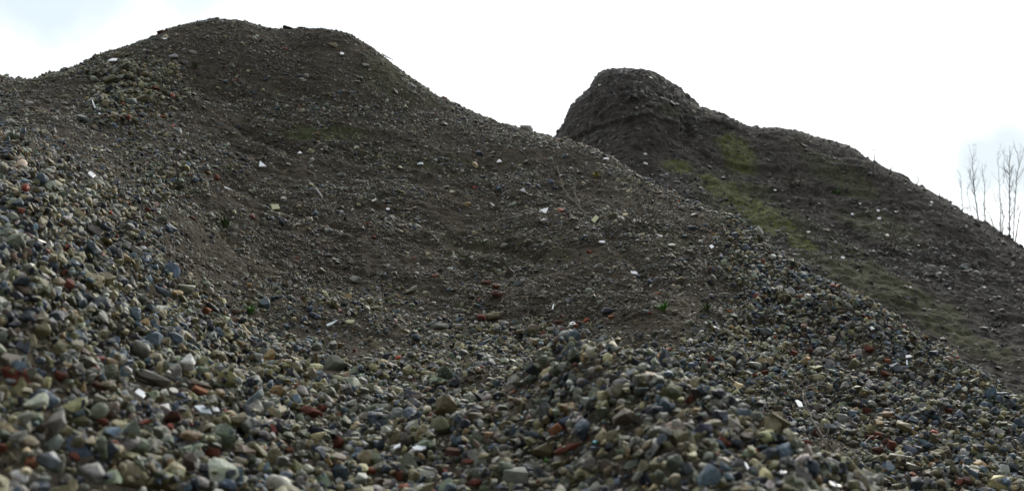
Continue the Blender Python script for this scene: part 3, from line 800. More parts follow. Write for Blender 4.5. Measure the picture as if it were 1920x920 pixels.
SH = [
 (213, 118, 18, 'trap', M_white, 'white trapezoid tile shard lying above the upper left pebble cluster', 'the trapezoid white shard', 0, .55),
 (175, 198, 9, 'upright', M_white, 'narrow upright white tile sliver on the left shoulder of the heap', 'the narrow upright sliver', -8, 1.9),
 (186, 215, 6, 'tri', M_white, 'tiny white shard just below the upright sliver on the left shoulder', None, 20, .8),
 (169, 331, 15, 'quad', M_white, 'white four-sided tile shard at the upper edge of the left gravel bank', 'the white shard on the left bank edge', 35, .8),
 (103, 247, 9, 'upright', M_greyc, 'small grey rectangular ceramic piece on soil at the far left', 'the grey rectangle', 10, 1.2),
 (489, 312, 16, 'tri', M_white, 'white triangular tile shard at the right end of the pebble tongue', 'the white triangle by the pebble tongue', 8, .8),
 (426, 357, 14, 'sliver', M_white, 'thin white splinter below the red stone in the pebble tongue', 'the thin white splinter', 20, .6),
 (515, 393, 18, 'quad', M_yellow, 'yellow-green square shard alone on bare soil left of centre', 'the yellow-green shard', 12, .8),
 (562, 289, 11, 'tri', M_white, 'small white shard beside a dark hollow in the upper soil face', 'the small white shard in the upper soil', 5, .5),
 (641, 103, 9, 'oval', M_white, 'small white chip near the summit under the right shoulder', 'the white chip near the summit', 0, .8),
 (310, 75, 8, 'quad', M_white, 'tiny white chip below the red brick on the skyline', None, 0, .5),
 (724, 108, 14, 'sliver', M_cream, 'curved cream sliver on the right skyline of the main heap', 'the cream sliver on the skyline', 10, .9),
 (936, 305, 13, 'tri', M_white, 'white shard with a dark stone behind it, upper right soil face', 'the white shard on the upper right soil', 10, .6),
 (788, 310, 13, 'trap', M_paleblue, 'pale blue glass shard on the soil above the grey pipe', 'the pale blue shard', 0, .5),
 (1022, 399, 18, 'tri', M_white, 'long white triangular tile shard in the middle of the soil face', 'the long white triangle', -35, .7),
 (1129, 457, 14, 'oval', M_white, 'white oval shard on bare soil left of the dry bush roots', 'the white oval shard', -10, .5),
 (1188, 515, 15, 'pent', M_white, 'white shard among blue-grey stones on the lower right soil', 'the white shard among blue-grey stones', -5, .5),
 (1037, 577, 9, 'upright', M_white, 'small white wedge standing on soil above the small mound', 'the white wedge above the mound', -15, 1.4),
 (727, 394, 8, 'oval', M_white, 'little round white chip on soil below the grey pipe', 'the round white chip', 0, .8),
 (700, 378, 11, 'long', M_cream, 'short cream rod between the grey pipe and a round white chip', None, 25, 1),
 (262, 466, 18, 'quad', M_white, 'bluish white square shard resting on a chalky lump in gravel', 'the white square on the chalky lump', 8, .75),
 (1259, 463, 16, 'oval', M_cream, 'flat cream stone chip on soil under the dry bush', 'the flat cream chip', 0, .4),
 (1339, 617, 14, 'long', M_white, 'thin white piece where soil meets the right gravel, by a weed', 'the thin white piece by the weed', -15, 1.2),
 (1334, 465, 9, 'quad', M_white, 'small white chip near the top of the right gravel slope', 'the white chip high in the right gravel', 30, .9),
 (1135, 301, 13, 'trap', M_white, 'flat white shard on the ridge where the right gravel begins', 'the white shard on the ridge', -10, .4),
 (1634, 618, 10, 'quad', M_white, 'white square chip near the right gravel ridge line', 'the white square near the right ridge', 20, .8),
 (1497, 761, 16, 'pent', M_white, 'white five-sided tile shard beside the dead stalk in right gravel', 'the white shard by the dead stalk', 80, .9),
 (1702, 672, 14, 'trap', M_white, 'white broken shard in the right gravel below the ridge', 'the broken white shard', 10, .6),
 (1700, 682, 9, 'upright', M_paleblue, 'bluish upright shard touching the broken white one on the right', None, 0, 1.2),
 (1881, 740, 22, 'sliver', M_greyc, 'shiny crumpled silver scrap on the ridge at the right edge', 'the silver scrap', 30, .5),
 (402, 772, 14, 'quad', M_white, 'brightest small white square right of the pale blue shard', 'the bright white square', 0, .85),
 (378, 776, 30, 'pent', M_paleblue, 'large pale blue five-sided shard in the foreground gravel', 'the large pale blue shard', 0, .65),
 (260, 743, 20, 'quad', M_white, 'white tilted square shard in the left foreground gravel', 'the tilted white square', 40, .9),
 (323, 737, 18, 'hex', M_cream, 'cream chipped piece behind the pale blue shard', None, 0, .8),
 (787, 848, 30, 'hex', M_white, 'large white jagged shard at the bottom centre', 'the jagged white shard', 0, .5),
 (745, 841, 12, 'quad', M_white, 'small white chip left of the large jagged white shard', None, 40, .9),
 (1399, 878, 13, 'upright', M_white, 'narrow white shard left of the oval one at bottom right', 'the narrow white shard', 25, 1.2),
 (1468, 891, 16, 'oval', M_white, 'white oval piece below the small mound, bottom right', 'the white oval piece', 15, .6),
 (1561, 914, 20, 'quad', M_white, 'white shard cut by the bottom edge on the right', 'the white shard at the bottom edge', 0, .6),
 (597, 366, 20, 'long', M_greyc, 'thin grey strip lying down the slope beside a yellow-green shard', 'the thin grey strip', -68, 1.0),
 (622, 611, 20, 'sliver', M_paleblue, 'pale blue pointed sliver on soil beyond the foreground gravel', 'the pale blue sliver', 80, .8),
 (571, 866, 11, 'oval', M_white, 'small round white spot low in the centre-left foreground', None, 0, .8),
 (1412, 404 + 330, 8, 'oval', M_cyan, 'small turquoise glass bead shape behind the red brick pair', None, 0, .8) if False else
 (1118, 831, 10, 'oval', M_cyan, 'small turquoise glass chip right of the red brick pair', 'the turquoise chip', 0, .7),
 (1018, 380 - 20, 13, 'tri', M_paleblue, 'grey-blue shard above and left of the long white triangle', None, -20, .7) if False else
 (981, 360, 14, 'tri', M_greyc, 'grey triangular shard above and left of the long white triangle', None, -20, .7),
 (1116, 415, 15, 'quad', M_yellow, 'greenish diamond shard at the lower end of the long twig', 'the diamond shard', 60, .9),
 (655, 607, 18, 'hex', M_yellow, 'yellow flat chip on soil left of the yellow leaf', 'the yellow flat chip', 0, .6),
]
for (px, py, w, shp, mt, lab, phr, rot, tall) in SH:
    shard(px, py, w * .93, shp, mt, lab, phr, rot, .85, tall)
# white stones and chips on the far heap
for (px, py, w, lab) in [
    (1648, 412, 10, 'largest white chip of the white pair on the far heap'), (1646, 397, 8, 'upper white chip of the white pair on the far heap'),
    (1612, 383, 6, 'small white chip left of the white pair on the far heap'), (1598, 403, 7, 'slanted white chip left of and below the far white pair'),
    (1679, 398, 6, 'pale chip right of the far white pair'), (1746, 381, 7, 'white chip close under the skyline of the far heap'),
    (1453, 358, 7, 'lone white chip below the thorny shrub on the far heap'), (1516, 437, 9, 'white chip in the gravel streak below the moss strip'),
    (1536, 383, 5, 'tiny white chip beside the bent twig on the far heap'), (1219, 147, 7, 'pale upright chip on the crag near its top'),
    (1125, 161, 6, 'small pale chip on the left edge of the crag'), (1209, 291, 9, 'pale chip below the crag, left of the green moss'),
    (1210, 309, 10, 'flat pale chip just above the main ridge below the crag'), (1580, 485, 9, 'white chip in the stony streak of the far heap'),
    (1706, 540, 8, 'cream chip low on the far heap'), (1780, 543, 9, 'long grey piece low on the far heap'),
    (1663, 443, 9, 'pale mauve chip below the far white pair'), (1722, 461, 5, 'tiny cream chip on the dark right part of the far heap'),
    (1845, 540, 8, 'cream chip near the right edge of the far heap'), (1859, 708, 6, 'small white chip just behind the right gravel ridge')]:
    shard(px, py, w * .8, random.choice(['oval', 'hex', 'pent']), M_cream if ('cream' in lab or 'pale' in lab) else (M_greyc if 'grey' in lab else M_white), lab, 'x', random.uniform(-30, 30), 1.0, .7, which=far)
    LM.pop()

def placed_rock(px, py, w, kind, seed, mat, label, cat, name, phrase=None, asp=(1, .75, .6), rot=0, sink=.3, color=None, which=None, sub=4):
    P, n0, ob, k = spot(px, py, which)
    n = smooth_normal(px, py + k, which); W = w * P.y / F
    me = rock_mesh(name, kind, seed, sub, mat)
    co = np.empty(len(me.vertices) * 3); me.vertices.foreach_get('co', co); co = co.reshape(-1, 3)
    co *= np.array(asp) * W; me.vertices.foreach_set('co', co.reshape(-1)); me.update()
    o = bpy.data.objects.new(name, me); COL.objects.link(o)
    z = (n + Vector((random.uniform(-.2, .2), random.uniform(-.2, .2), .3))).normalized()
    x = Vector((math.cos(math.radians(rot)), 0, math.sin(math.radians(-rot)))); y = z.cross(x).normalized(); x = y.cross(z).normalized()
    o.matrix_world = Matrix.Translation(P + n * W * asp[2] * (.5 - sink)) @ Matrix((x, y, z)).transposed().to_4x4()
    if color: o.color = tuple(color) + (1,)
    tag(o, label, cat); CLEAR.append((P + n * W * asp[2] * (.5 - sink), W * .5, W * .5 * max(asp[2], .5))); LM.append((px, py, phrase or label))
    return o
BR = [
 (302, 54, 17, 'red', 'red brick lump on the skyline left of the summit', 'the red brick on the skyline', (1, .7, .55), 0),
 (292, 166, 18, 'red', 'flat dark-red tile piece between the two upper left pebble clusters', 'the flat red tile', (1, .8, .35), 0),
 (406, 335, 13, 'red', 'small bright red block in the middle of the pebble tongue', 'the red block in the pebble tongue', (1, .9, .9), 0),
 (277, 236, 7, 'pink', 'tiny pink brick chip on the upper left soil', None, (1, .8, .8), 0),
 (305, 220, 12, 'orange', 'rounded orange stone-like brick under the lower left pebble cluster', 'the rounded orange piece', (1, .8, .6), 0),
 (82, 336, 17, 'orange', 'orange brick piece at the top of the left gravel bank', 'the orange piece on the left bank', (1, .7, .5), 10),
 (277, 394, 12, 'red', 'small red brick chip in the gravel left of the soil edge', 'the small red chip by the soil edge', (1, .7, .6), 0),
 (360, 410, 13, 'brown', 'brownish red brick piece where gravel thins into soil', None, (1, .7, .6), 0),
 (116, 367, 12, 'orange', 'dark orange chip low in the left bank shadow', None, (1, .7, .5), 0) if False else
 (114, 423, 17, 'orange', 'flat orange brick chip above the blurred left foreground', 'the flat orange chip', (1, .8, .4), 10),
 (128, 537, 24, 'red', 'blurred orange-red brick lump in the left foreground', 'the blurred red lump', (1, .8, .8), -10),
 (118, 513, 15, 'red', 'upright red chip above the blurred brick lump', None, (.7, .7, 1), 0),
 (210, 520, 14, 'red', 'small red-orange chip right of the thin white sliver', None, (1, .6, .6), 0),
 (385, 584, 17, 'orange', 'orange triangular brick bit at the gravel edge', 'the orange triangle', (1, .8, .8), 0),
 (440, 585, 12, 'brown', 'dark red stone left of the green tuft', None, (1, .7, .7), 0),
 (110, 708, 24, 'red', 'round salmon-red brick lump in the left foreground', 'the round red lump', (1, .9, .9), 0),
 (185, 725, 32, 'brown', 'long brown brick sliver under a blue stone in the left foreground', None, (1, .5, .35), -20),
 (58, 870, 26, 'orange', 'bright orange block near the bottom left corner', 'the orange block', (1, .85, .8), 0),
 (140, 857, 24, 'red', 'dull red chip right of the orange block, bottom left', None, (1, .8, .6), 0),
 (4, 842, 20, 'red', 'red lump cut by the left edge near the bottom', None, (1, .8, .8), 0),
 (192, 792, 24, 'red', 'red brick bit left of the reddish brown wedge', None, (1, .7, .7), 20),
 (322, 786, 36, 'brown', 'reddish brown wedge left of the large pale blue shard', 'the reddish brown wedge', (1, .6, .8), 40),
 (373, 734, 34, 'orange', 'flat rust-orange slab behind the bright white square', 'the rust slab', (1, .6, .35), 0),
 (583, 775, 46, 'red', 'large red brick fragment with flat top in the centre-left foreground', 'the large red brick', (1, .55, .42), 5),
 (603, 768, 20, 'red', 'small red lump leaning on the right end of the large red brick', None, (1, .8, .8), 0),
 (398, 852, 28, 'red', 'orange-red wedge at the bottom left of centre', 'the orange-red wedge', (1, .7, .7), 10),
 (544, 845, 14, 'orange', 'small orange chip right of a red wedge, bottom', None, (1, .8, .8), 0),
 (635, 834, 26, 'red', 'round dark red lump near the bottom, left of centre', 'the dark red lump', (.8, .8, 1), 0),
 (850, 848, 30, 'brown', 'dark red slab right of the jagged white shard', 'the dark red slab', (1, .6, .4), 0),
 (882, 865, 34, 'red', 'flat tilted red slab under the dark one, bottom centre', None, (1, .6, .3), 15),
 (889, 908, 34, 'red', 'red brick block at the bottom edge, centre', 'the red block at the bottom edge', (1, .6, .5), 0),
 (748, 895, 18, 'red', 'reddish chip left of the bottom centre slabs', None, (.8, .8, 1), 0),
 (1052, 847, 24, 'red', 'left one of the touching red brick pair below the mound', 'the red brick pair', (1, .7, .5), 0),
 (1076, 838, 36, 'red', 'longer right one of the touching red brick pair', None, (1, .5, .4), 20),
 (795, 768, 14, 'orange', 'small orange-red chip in the gravel left of the mound', 'the orange-red chip left of the mound', (1, .8, .8), 0),
 (1021, 661, 14, 'red', 'small red-orange pebble of brick on the left side of the mound', 'the red-orange pebble on the mound', (1, .8, .7), 0),
 (1078, 686, 14, 'brown', 'brown-red pebble of brick in the middle of the mound face', 'the brown-red pebble on the mound', (1, .8, .7), 0),
 (1108, 646, 18, 'brown', 'dark brick bit tucked under the mound crest stones', None, (1, .7, .5), 0),
 (1293, 753, 22, 'red', 'upright bright red piece on the mound shoulder, right', 'the upright red piece', (.6, .6, 1), 0),
 (1334, 675, 14, 'red', 'red chip touching a white stone, left part of the right gravel', 'the red chip with a white neighbour', (1, .8, .8), 0),
 (1488, 664, 15, 'red', 'squarish red chip, left of two reds in a row', 'the left red of two in a row', (1, .9, .8), 0),
 (1519, 659, 15, 'brown', 'dark red lump, right of two reds in a row', None, (1, .9, .8), 0),
 (1629, 656, 20, 'red', 'bright red brick lump close to the right gravel ridge', 'the bright red lump near the ridge', (1, .7, .7), 20),
 (1663, 678, 14, 'orange', 'orange chip below the bright red lump near the ridge', None, (1, .7, .6), 0),
 (1659, 703, 17, 'red', 'angular red wedge in the middle of the right gravel', 'the angular red wedge', (1, .7, .8), 40),
 (1416, 705, 12, 'red', 'small pale red chip in the left of the right gravel', None, (1, .8, .8), 0),
 (1434, 699, 12, 'red', 'small dark red chip beside the pale red chip', None, (1, .8, .8), 0),
 (1452, 782, 16, 'red', 'blocky red chip left of the dead stalk', 'the blocky red chip', (1, .9, .9), 0),
 (1469, 787, 11, 'red', 'narrow red chip right of the blocky red chip', None, (.7, .7, 1), 0),
 (1624, 771, 16, 'red', 'red chip in the gravel right of the dead stalk', 'the red chip right of the stalk', (1, .8, .7), 0),
 (1779, 771, 16, 'red', 'bright red tilted chip in the far right gravel', 'the red chip at far right', (1, .8, .6), 20),
 (1533, 814, 22, 'brown', 'brown-orange wedge against the dead stalk', None, (1, .8, .9), 0),
 (1632, 822, 20, 'red', 'leftmost of the red cluster low in the right gravel', 'the red cluster', (1, .7, .6), 0),
 (1646, 818, 17, 'red', 'topmost of the red cluster low in the right gravel', None, (1, .8, .8), 30),
 (1663, 829, 24, 'brown', 'rust brown slab of the red cluster low in the right gravel', None, (1, .6, .5), 0),
 (1672, 838, 18, 'red', 'lower red stone of the cluster in the right gravel', None, (.8, .8, 1), 0),
 (1645, 847, 22, 'brown', 'dark brown brick lump under the red cluster', None, (1, .8, .7), 0),
 (1476, 857, 18, 'red', 'blurred dark red chip on the lower mound edge', 'the blurred dark red chip', (1, .8, .6), 0),
 (1561, 895, 16, 'orange', 'orange bit near the bottom edge on the right', None, (1, .8, .8), 0),
 (1801, 905, 18, 'red', 'rust red stone near the bottom right corner', 'the rust stone at the corner', (1, .9, .8), 0),
 (1814, 903, 18, 'brown', 'brown red stone touching the rust one in the corner', None, (1, .9, .8), 0),
 (912, 532, 20, 'brown', 'brown brick piece on top of the small rubble group on soil', 'the brown brick on soil', (1, .6, .5), 20),
 (932, 555, 24, 'brown', 'larger brown brick piece below the small rubble group', None, (1, .7, .7), 0),
 (930, 538, 14, 'red', 'red bit between the two brown brick pieces on soil', None, (1, .6, .6), 0),
 (903, 596, 17, 'red', 'small red chip touching a pale stone above the yellow leaf', 'the red chip above the leaf', (1, .8, .7), 0),
 (700, 446, 11, 'red', 'small dull red chip on soil at centre-left', 'the dull red chip on soil', (1, .8, .8), 0),
 (1047, 604, 26, 'brown', 'flat brown-red slab on soil above the mound', 'the flat brown slab', (1, .5, .35), 15),
 (1147, 596, 12, 'orange', 'orange-red chip on soil right of the flat brown slab', None, (1, .8, .7), 0),
 (1105, 474, 12, 'red', 'red chip near a cluster of stones on the right soil', 'the red chip on the right soil', (1, .9, .8), 0),
 (1366, 584, 14, 'orange', 'orange chip in soil left of the right gravel edge', 'the orange chip by the right gravel', (1, .8, .5), 0),
 (1232, 551, 12, 'orange', 'small orange sliver on the lower right soil', None, (1, .6, .4), 0),
 (556, 486, 9, 'red', 'small red cube-like chip beside a dark stone pair', None, (1, .9, .9), 0),
 (1176, 676, 14, 'red', 'rust chip near the right shoulder of the mound', None, (1, .8, .7), 0) if False else
 (962, 733, 14, 'orange', 'rust-orange pebble on the foot of the mound, left', None, (1, .8, .7), 0),
 (1042, 807, 26, 'orange', 'ochre-orange stone-like brick in front of the mound', 'the ochre piece before the mound', (1, .7, .6), 0),
 (1099, 822, 20, 'red', 'dull red piece above the touching red brick pair', None, (1, .7, .5), 0),
]
for i, (px, py, w, c, lab, phr, asp_, rt) in enumerate(BR):
    placed_rock(px, py, w * .98, 'angular' if i % 3 else 'block', 500 + i, M_brick[c], lab, 'brick fragment', 'brick_fragment', phr, asp_, rt)
ST = [
 (987, 228, 24, 'round', (.46, .45, .42), 'large pale rounded stone on the right skyline of the main heap', 'the pale skyline stone', (1, .8, .6)),
 (1064, 262, 17, 'round', (.17, .15, .09), 'olive rounded stone on the ridge right of the pale skyline stone', 'the olive ridge stone', (1, .8, .6)),
 (313, 47, 12, 'round', (.2, .18, .15), 'grey-brown stone leaning on the red brick of the skyline', None, (1, .8, .6)),
 (540, 49, 18, 'angular', (.05, .05, .05), 'dark clod standing on the summit saddle', 'the dark summit clod', (1, .7, .45)),
 (325, 109, 18, 'angular', (.36, .36, .37), 'pale grey humped stone right of the upper left pebble cluster', 'the pale humped stone', (1, .7, .6)),
 (344, 120, 16, 'angular', (.2, .2, .18), 'grey pointed stone right of the pale humped stone', None, (1, .8, .7)),
 (361, 100, 15, 'round', (.3, .29, .26), 'smooth beige stone high on the left face', None, (1, .7, .5)),
 (154, 224, 24, 'flat', (.2, .24, .24), 'long flat grey-green stone on the left shoulder soil', 'the long flat shoulder stone', (1, .6, .4)),
 (268, 217, 17, 'flat', (.28, .31, .31), 'flat pale stone under the lower left pebble cluster', None, (1, .6, .4)),
 (246, 192, 20, 'flat', (.24, .28, .29), 'flat blue-grey stone at the top left of the lower pebble cluster', None, (1, .6, .5)),
 (265, 186, 26, 'angular', (.22, .2, .13), 'long khaki stone in the lower left pebble cluster', 'the long khaki stone', (1, .5, .45)),
 (208, 150, 26, 'round', (.17, .155, .085), 'large olive stone in the upper left pebble cluster', 'the large olive stone', (1, .7, .6)),
 (225, 146, 14, 'round', (.3, .33, .31), 'pale egg-shaped stone beside the large olive stone', None, (1, .8, .6)),
 (177, 151, 18, 'round', (.24, .26, .2), 'grey-green rounded stone at the left of the upper cluster', None, (1, .7, .6)),
 (272, 141, 12, 'round', (.3, .27, .14), 'yellowish lumpy stone at the right of the upper cluster', None, (1, .9, .8)),
 (332, 246, 20, 'angular', (.33, .36, .35), 'pale blue-grey wedge stone on the soil below the clusters', 'the pale wedge stone', (1, .8, .6)),
 (124, 207, 20, 'flat', (.2, .2, .15), 'flat olive slab on the far left soil', None, (1, .6, .35)),
 (567, 153, 16, 'round', (.2, .19, .16), 'rounded brown-grey stone in the upper soil face', 'the stone in the upper soil face', (1, .8, .6)),
 (624, 87, 16, 'angular', (.25, .2, .12), 'tan wedge stone below the summit', 'the tan wedge', (1, .7, .6)),
 (619, 60, 12, 'round', (.24, .24, .21), 'grey stone on the right shoulder of the summit', None, (1, .8, .5)),
 (685, 125, 14, 'round', (.25, .26, .24), 'grey rounded stone under the right skyline', None, (1, .8, .6)),
 (777, 176, 12, 'round', (.28, .27, .22), 'beige stone below the right skyline', None, (1, .7, .5)),
 (899, 291, 14, 'angular', (.12, .15, .2), 'blue-grey angular stone on the upper right soil', None, (1, .8, .9)),
 (1032, 342, 13, 'angular', (.16, .2, .28), 'blue stone beside the upper end of the long twig', 'the blue stone by the twig', (1, .8, .7)),
 (947, 463, 15, 'round', (.17, .165, .14), 'brown rounded stone in the middle of the bare soil', 'the brown stone mid soil', (1, .9, .8)),
 (971, 535, 19, 'angular', (.15, .17, .18), 'blue-grey wedge stone right of the brown brick pieces', 'the blue-grey wedge', (1, .8, .8)),
 (1141, 584, 24, 'angular', (.06, .075, .10), 'dark slate slab on the soil right of centre', 'the dark slate slab', (1, .6, .5)),
 (1298, 428, 18, 'flat', (.08, .11, .15), 'dark blue flat stone high in the right gravel', 'the dark blue flat stone', (1, .7, .4)),
 (250, 473, 30, 'angular', (.44, .43, .40), 'chalky white lump carrying a square shard', 'the chalky lump', (1, .7, .6)),
 (174, 435, 32, 'angular', (.36, .34, .34), 'pale crumbly lime lump in the left bank', 'the crumbly lime lump', (1, .7, .6)),
 (233, 452, 18, 'angular', (.42, .42, .40), 'whitish squarish lump right of the crumbly lime lump', None, (1, .9, .9)),
 (198, 455, 24, 'angular', (.22, .18, .08), 'yellow-brown lump below the crumbly lime lump', None, (1, .7, .6)),
 (495, 572, 22, 'angular', (.13, .18, .22), 'blue-grey block behind the green tuft', 'the blue-grey block', (1, .8, .9)),
 (480, 586, 12, 'round', (.25, .23, .18), 'beige pebble right of the green tuft', None, (1, .8, .7)),
 (343, 545, 30, 'angular', (.25, .27, .18), 'pale green angular stone at the gravel edge', 'the pale green stone', (1, .8, .8)),
 (300, 547, 34, 'flat', (.22, .26, .33), 'flat bluish slab in the left gravel', 'the flat bluish slab', (1, .5, .35)),
 (396, 578, 30, 'round', (.05, .05, .05), 'black rounded stone right of the orange triangle', None, (1, .6, .5)),
 (770, 548, 24, 'angular', (.24, .25, .17), 'pale olive angular stone in the sparse rubble band', 'the pale olive stone', (1, .7, .7)),
 (665, 530, 20, 'angular', (.27, .29, .25), 'pale grey-green block at the left of the sparse rubble band', None, (1, .8, .8)),
 (824, 614, 32, 'angular', (.3, .31, .28), 'long pale grey broken stone on soil left of the leaf', 'the long pale stone', (1, .5, .4)),
 (922, 596, 26, 'round', (.25, .23, .14), 'mottled khaki boulder-like stone right of the red chip', 'the mottled khaki stone', (1, .8, .8)),
 (1123, 502, 20, 'round', (.27, .26, .23), 'beige rounded stone among the lower right soil stones', None, (1, .7, .6)),
 (624, 690, 44, 'angular', (.26, .27, .22), 'pale wedge-shaped rock at the gravel edge left of centre', 'the pale wedge rock', (1, .75, .75)),
 (595, 653, 20, 'angular', (.30, .32, .27), 'pale stone with sharp corner above the pale wedge rock', None, (1, .8, .8)),
 (660, 765, 44, 'angular', (.29, .30, .25), 'pale ridge-backed stone in the centre-left foreground', 'the ridge-backed stone', (1, .7, .7)) if False else
 (712, 770, 40, 'angular', (.29, .30, .25), 'pale ridge-backed stone in the centre-left foreground', 'the ridge-backed stone', (1, .6, .5)),
 (745, 782, 28, 'round', (.22, .24, .24), 'speckled grey rounded stone in the centre foreground', 'the speckled grey stone', (1, .9, .9)),
 (828, 804, 34, 'angular', (.27, .29, .19), 'pale green sharp-topped stone left of the mound foot', 'the sharp-topped stone', (1, .8, .9)),
 (103, 800, 44, 'angular', (.34, .31, .29), 'large pinkish grey upright rock in the left foreground', 'the large pinkish rock', (.7, .7, 1)),
 (95, 835, 34, 'angular', (.44, .50, .45), 'pale mint blocky stone in the left foreground', 'the pale mint block', (.9, .8, 1)),
 (88, 873, 40, 'angular', (.17, .21, .24), 'blue-grey rock right of the orange block', 'the blue-grey rock', (1, .8, .9)),
 (285, 712, 62, 'flat', (.33, .31, .27), 'long pale slab pointing down right in the left foreground', 'the long pale slab', (1, .4, .3)),
 (372, 722, 40, 'flat', (.36, .32, .26), 'light tan flat slab above the rust slab', None, (1, .6, .3)),
 (262, 660, 34, 'round', (.24, .24, .22), 'grey rounded stone above the long pale slab', None, (1, .8, .8)),
 (75, 626, 36, 'round', (.2, .18, .08), 'olive-yellow rounded rock in the upper left foreground', 'the olive-yellow rock', (1, .8, .8)),
 (967, 896, 44, 'block', (.30, .31, .28), 'pale block with flat top at the bottom right of centre', 'the pale flat-topped block', (1, .6, .6)),
 (1022, 850, 40, 'angular', (.2, .17, .09), 'olive pointed rock left of the red brick pair', 'the olive pointed rock', (1, .8, .7)),
 (1328, 858, 26, 'round', (.32, .35, .30), 'pale mint rounded stone right of the mound', 'the pale mint stone', (1, .7, .6)),
 (1100, 625, 20, 'round', (.30, .33, .34), 'pale bluish stone on the mound crest', 'the pale crest stone', (1, .8, .7)),
 (1068, 632, 26, 'angular', (.27, .26, .24), 'light grey angular stone on the left of the mound crest', None, (1, .8, .8)),
 (1195, 600 + 270, 28, 'angular', (.22, .19, .14), 'tan rock in the lower right foreground', None, (1, .8, .7)) if False else
 (1170, 790, 38, 'angular', (.17, .145, .11), 'brownish rock lump on the lower mound', 'the brownish mound rock', (1, .8, .8)),
 (1205, 733, 26, 'flat', (.2, .26, .28), 'blue-green flat stone on the right mound face', 'the blue-green flat stone', (1, .6, .5)),
 (1022, 753, 22, 'flat', (.22, .28, .25), 'green-grey flat stone in the middle of the mound foot', None, (1, .7, .5)),
 (993, 711, 22, 'flat', (.26, .32, .28), 'pale green flat stone on the mound foot', 'the pale green mound stone', (1, .6, .5)),
 (955, 720, 9, 'round', (.62, .6, .58), 'small white round pebble on the mound left side', None, (1, .9, .8)),
 (1110, 696, 14, 'round', (.42, .38, .36), 'pale pink round pebble high on the mound face', None, (1, .9, .8)),
 (1382, 848, 26, 'round', (.4, .36, .30), 'pale rounded stone right of the mint stone', None, (1, .8, .8)) if False else
 (1405, 735, 20, 'round', (.25, .22, .11), 'khaki rounded stone in the left of the right gravel', None, (1, .5, .5)),
 (1600, 685, 22, 'angular', (.24, .23, .14), 'khaki pointed stone in the right gravel', 'the khaki pointed stone', (1, .9, .9)),
 (1680, 692, 24, 'angular', (.13, .15, .18), 'dark blue-grey rock right of the angular red wedge', 'the dark blue-grey rock', (1, .9, .7)),
 (1555, 808, 24, 'angular', (.16, .18, .21), 'blue-grey veined rock beside the dead stalk', 'the veined rock', (1, .8, .8)),
 (1580, 786, 26, 'flat', (.33, .34, .33), 'pale grey veined slab right of the stalk', None, (1, .7, .5)),
 (1598, 835, 28, 'angular', (.19, .18, .14), 'dark grey wedge left of the red cluster', None, (1, .6, .5)),
 (1710, 877, 30, 'flat', (.36, .33, .29), 'long pale stone in the lower right gravel', 'the long pale right stone', (1, .5, .35)),
]
NEARST = []
for i, (px, py, w, kd, c, lab, phr, asp_) in enumerate(ST):
    placed_rock(px, py, w * 1.1, kd, 700 + i, M_stone_o, lab, 'stone', 'stone', phr, asp_, 0, color=c)

# tubes
def tube(pts, r0, r1, seg=6):
    pts = [Vector(p) for p in pts]; vs_, fs = [], []
    n = len(pts); prev = None
    for i, p in enumerate(pts):
        t = (pts[min(i + 1, n - 1)] - pts[max(i - 1, 0)]).normalized()
        a = t.orthogonal().normalized() if prev is None else (prev - t * prev.dot(t)).normalized()
        prev = a; b = t.cross(a); r = r0 + (r1 - r0) * i / (n - 1)
        for j in range(seg):
            an = 2 * math.pi * j / seg; vs_.append(p + (a * math.cos(an) + b * math.sin(an)) * r)
    for i in range(n - 1):
        for j in range(seg):
            fs.append([i * seg + j, i * seg + (j + 1) % seg, (i + 1) * seg + (j + 1) % seg, (i + 1) * seg + j])
    fs.append(list(range(seg))[::-1]); fs.append([(n - 1) * seg + j for j in range(seg)])
    return vs_, fs
class MB:
    def __init__(s): s.v = []; s.f = []
    def add(s, vf):
        k = len(s.v); s.v += vf[0]; s.f += [[a + k for a in f] for f in vf[1]]
    def build(s, name, mat, parent=None, smooth=True): return link_mesh(name, s.v, s.f, mat, parent, smooth)
def lerp_pts(pts, n, wob=0.0):
    P = [Vector(p) for p in pts]; out = []
    for k in range(n):
        t = k / (n - 1) * (len(P) - 1); i = min(int(t), len(P) - 2); f = t - i
        out.append(P[i].lerp(P[i + 1], f) + Vector((random.uniform(-1, 1), random.uniform(-1, 1), random.uniform(-1, 1))) * wob)
    return out
def up(px, py, Y): return Vector(unproject(np.array(float(px)), np.array(float(py)), np.array(float(Y))).tolist())
def branchy(mb, pts, r0, r1, n, wob, twig_n, twig_len, seg=5, spread=.5):
    P = lerp_pts(pts, n, wob); P[0] = Vector(pts[0]); mb.add(tube(P, r0, r1, seg))
    for k in range(twig_n):
        i = random.randint(int(n * .2), n - 2); p = P[i]; t = (P[i + 1] - P[i]).normalized()
        side = Vector((random.uniform(-1, 1), random.uniform(-1, 1), random.uniform(-.2, .6))).normalized()
        L = twig_len * random.uniform(.4, 1)
        d = (t * (1 - spread) + side * spread).normalized()
        q = [p, p + d * L * .5, p + (d + Vector((0, 0, .35))) * L]
        rr = (r0 + (r1 - r0) * i / n) * .6
        mb.add(tube(q, rr, rr * .4, 4))

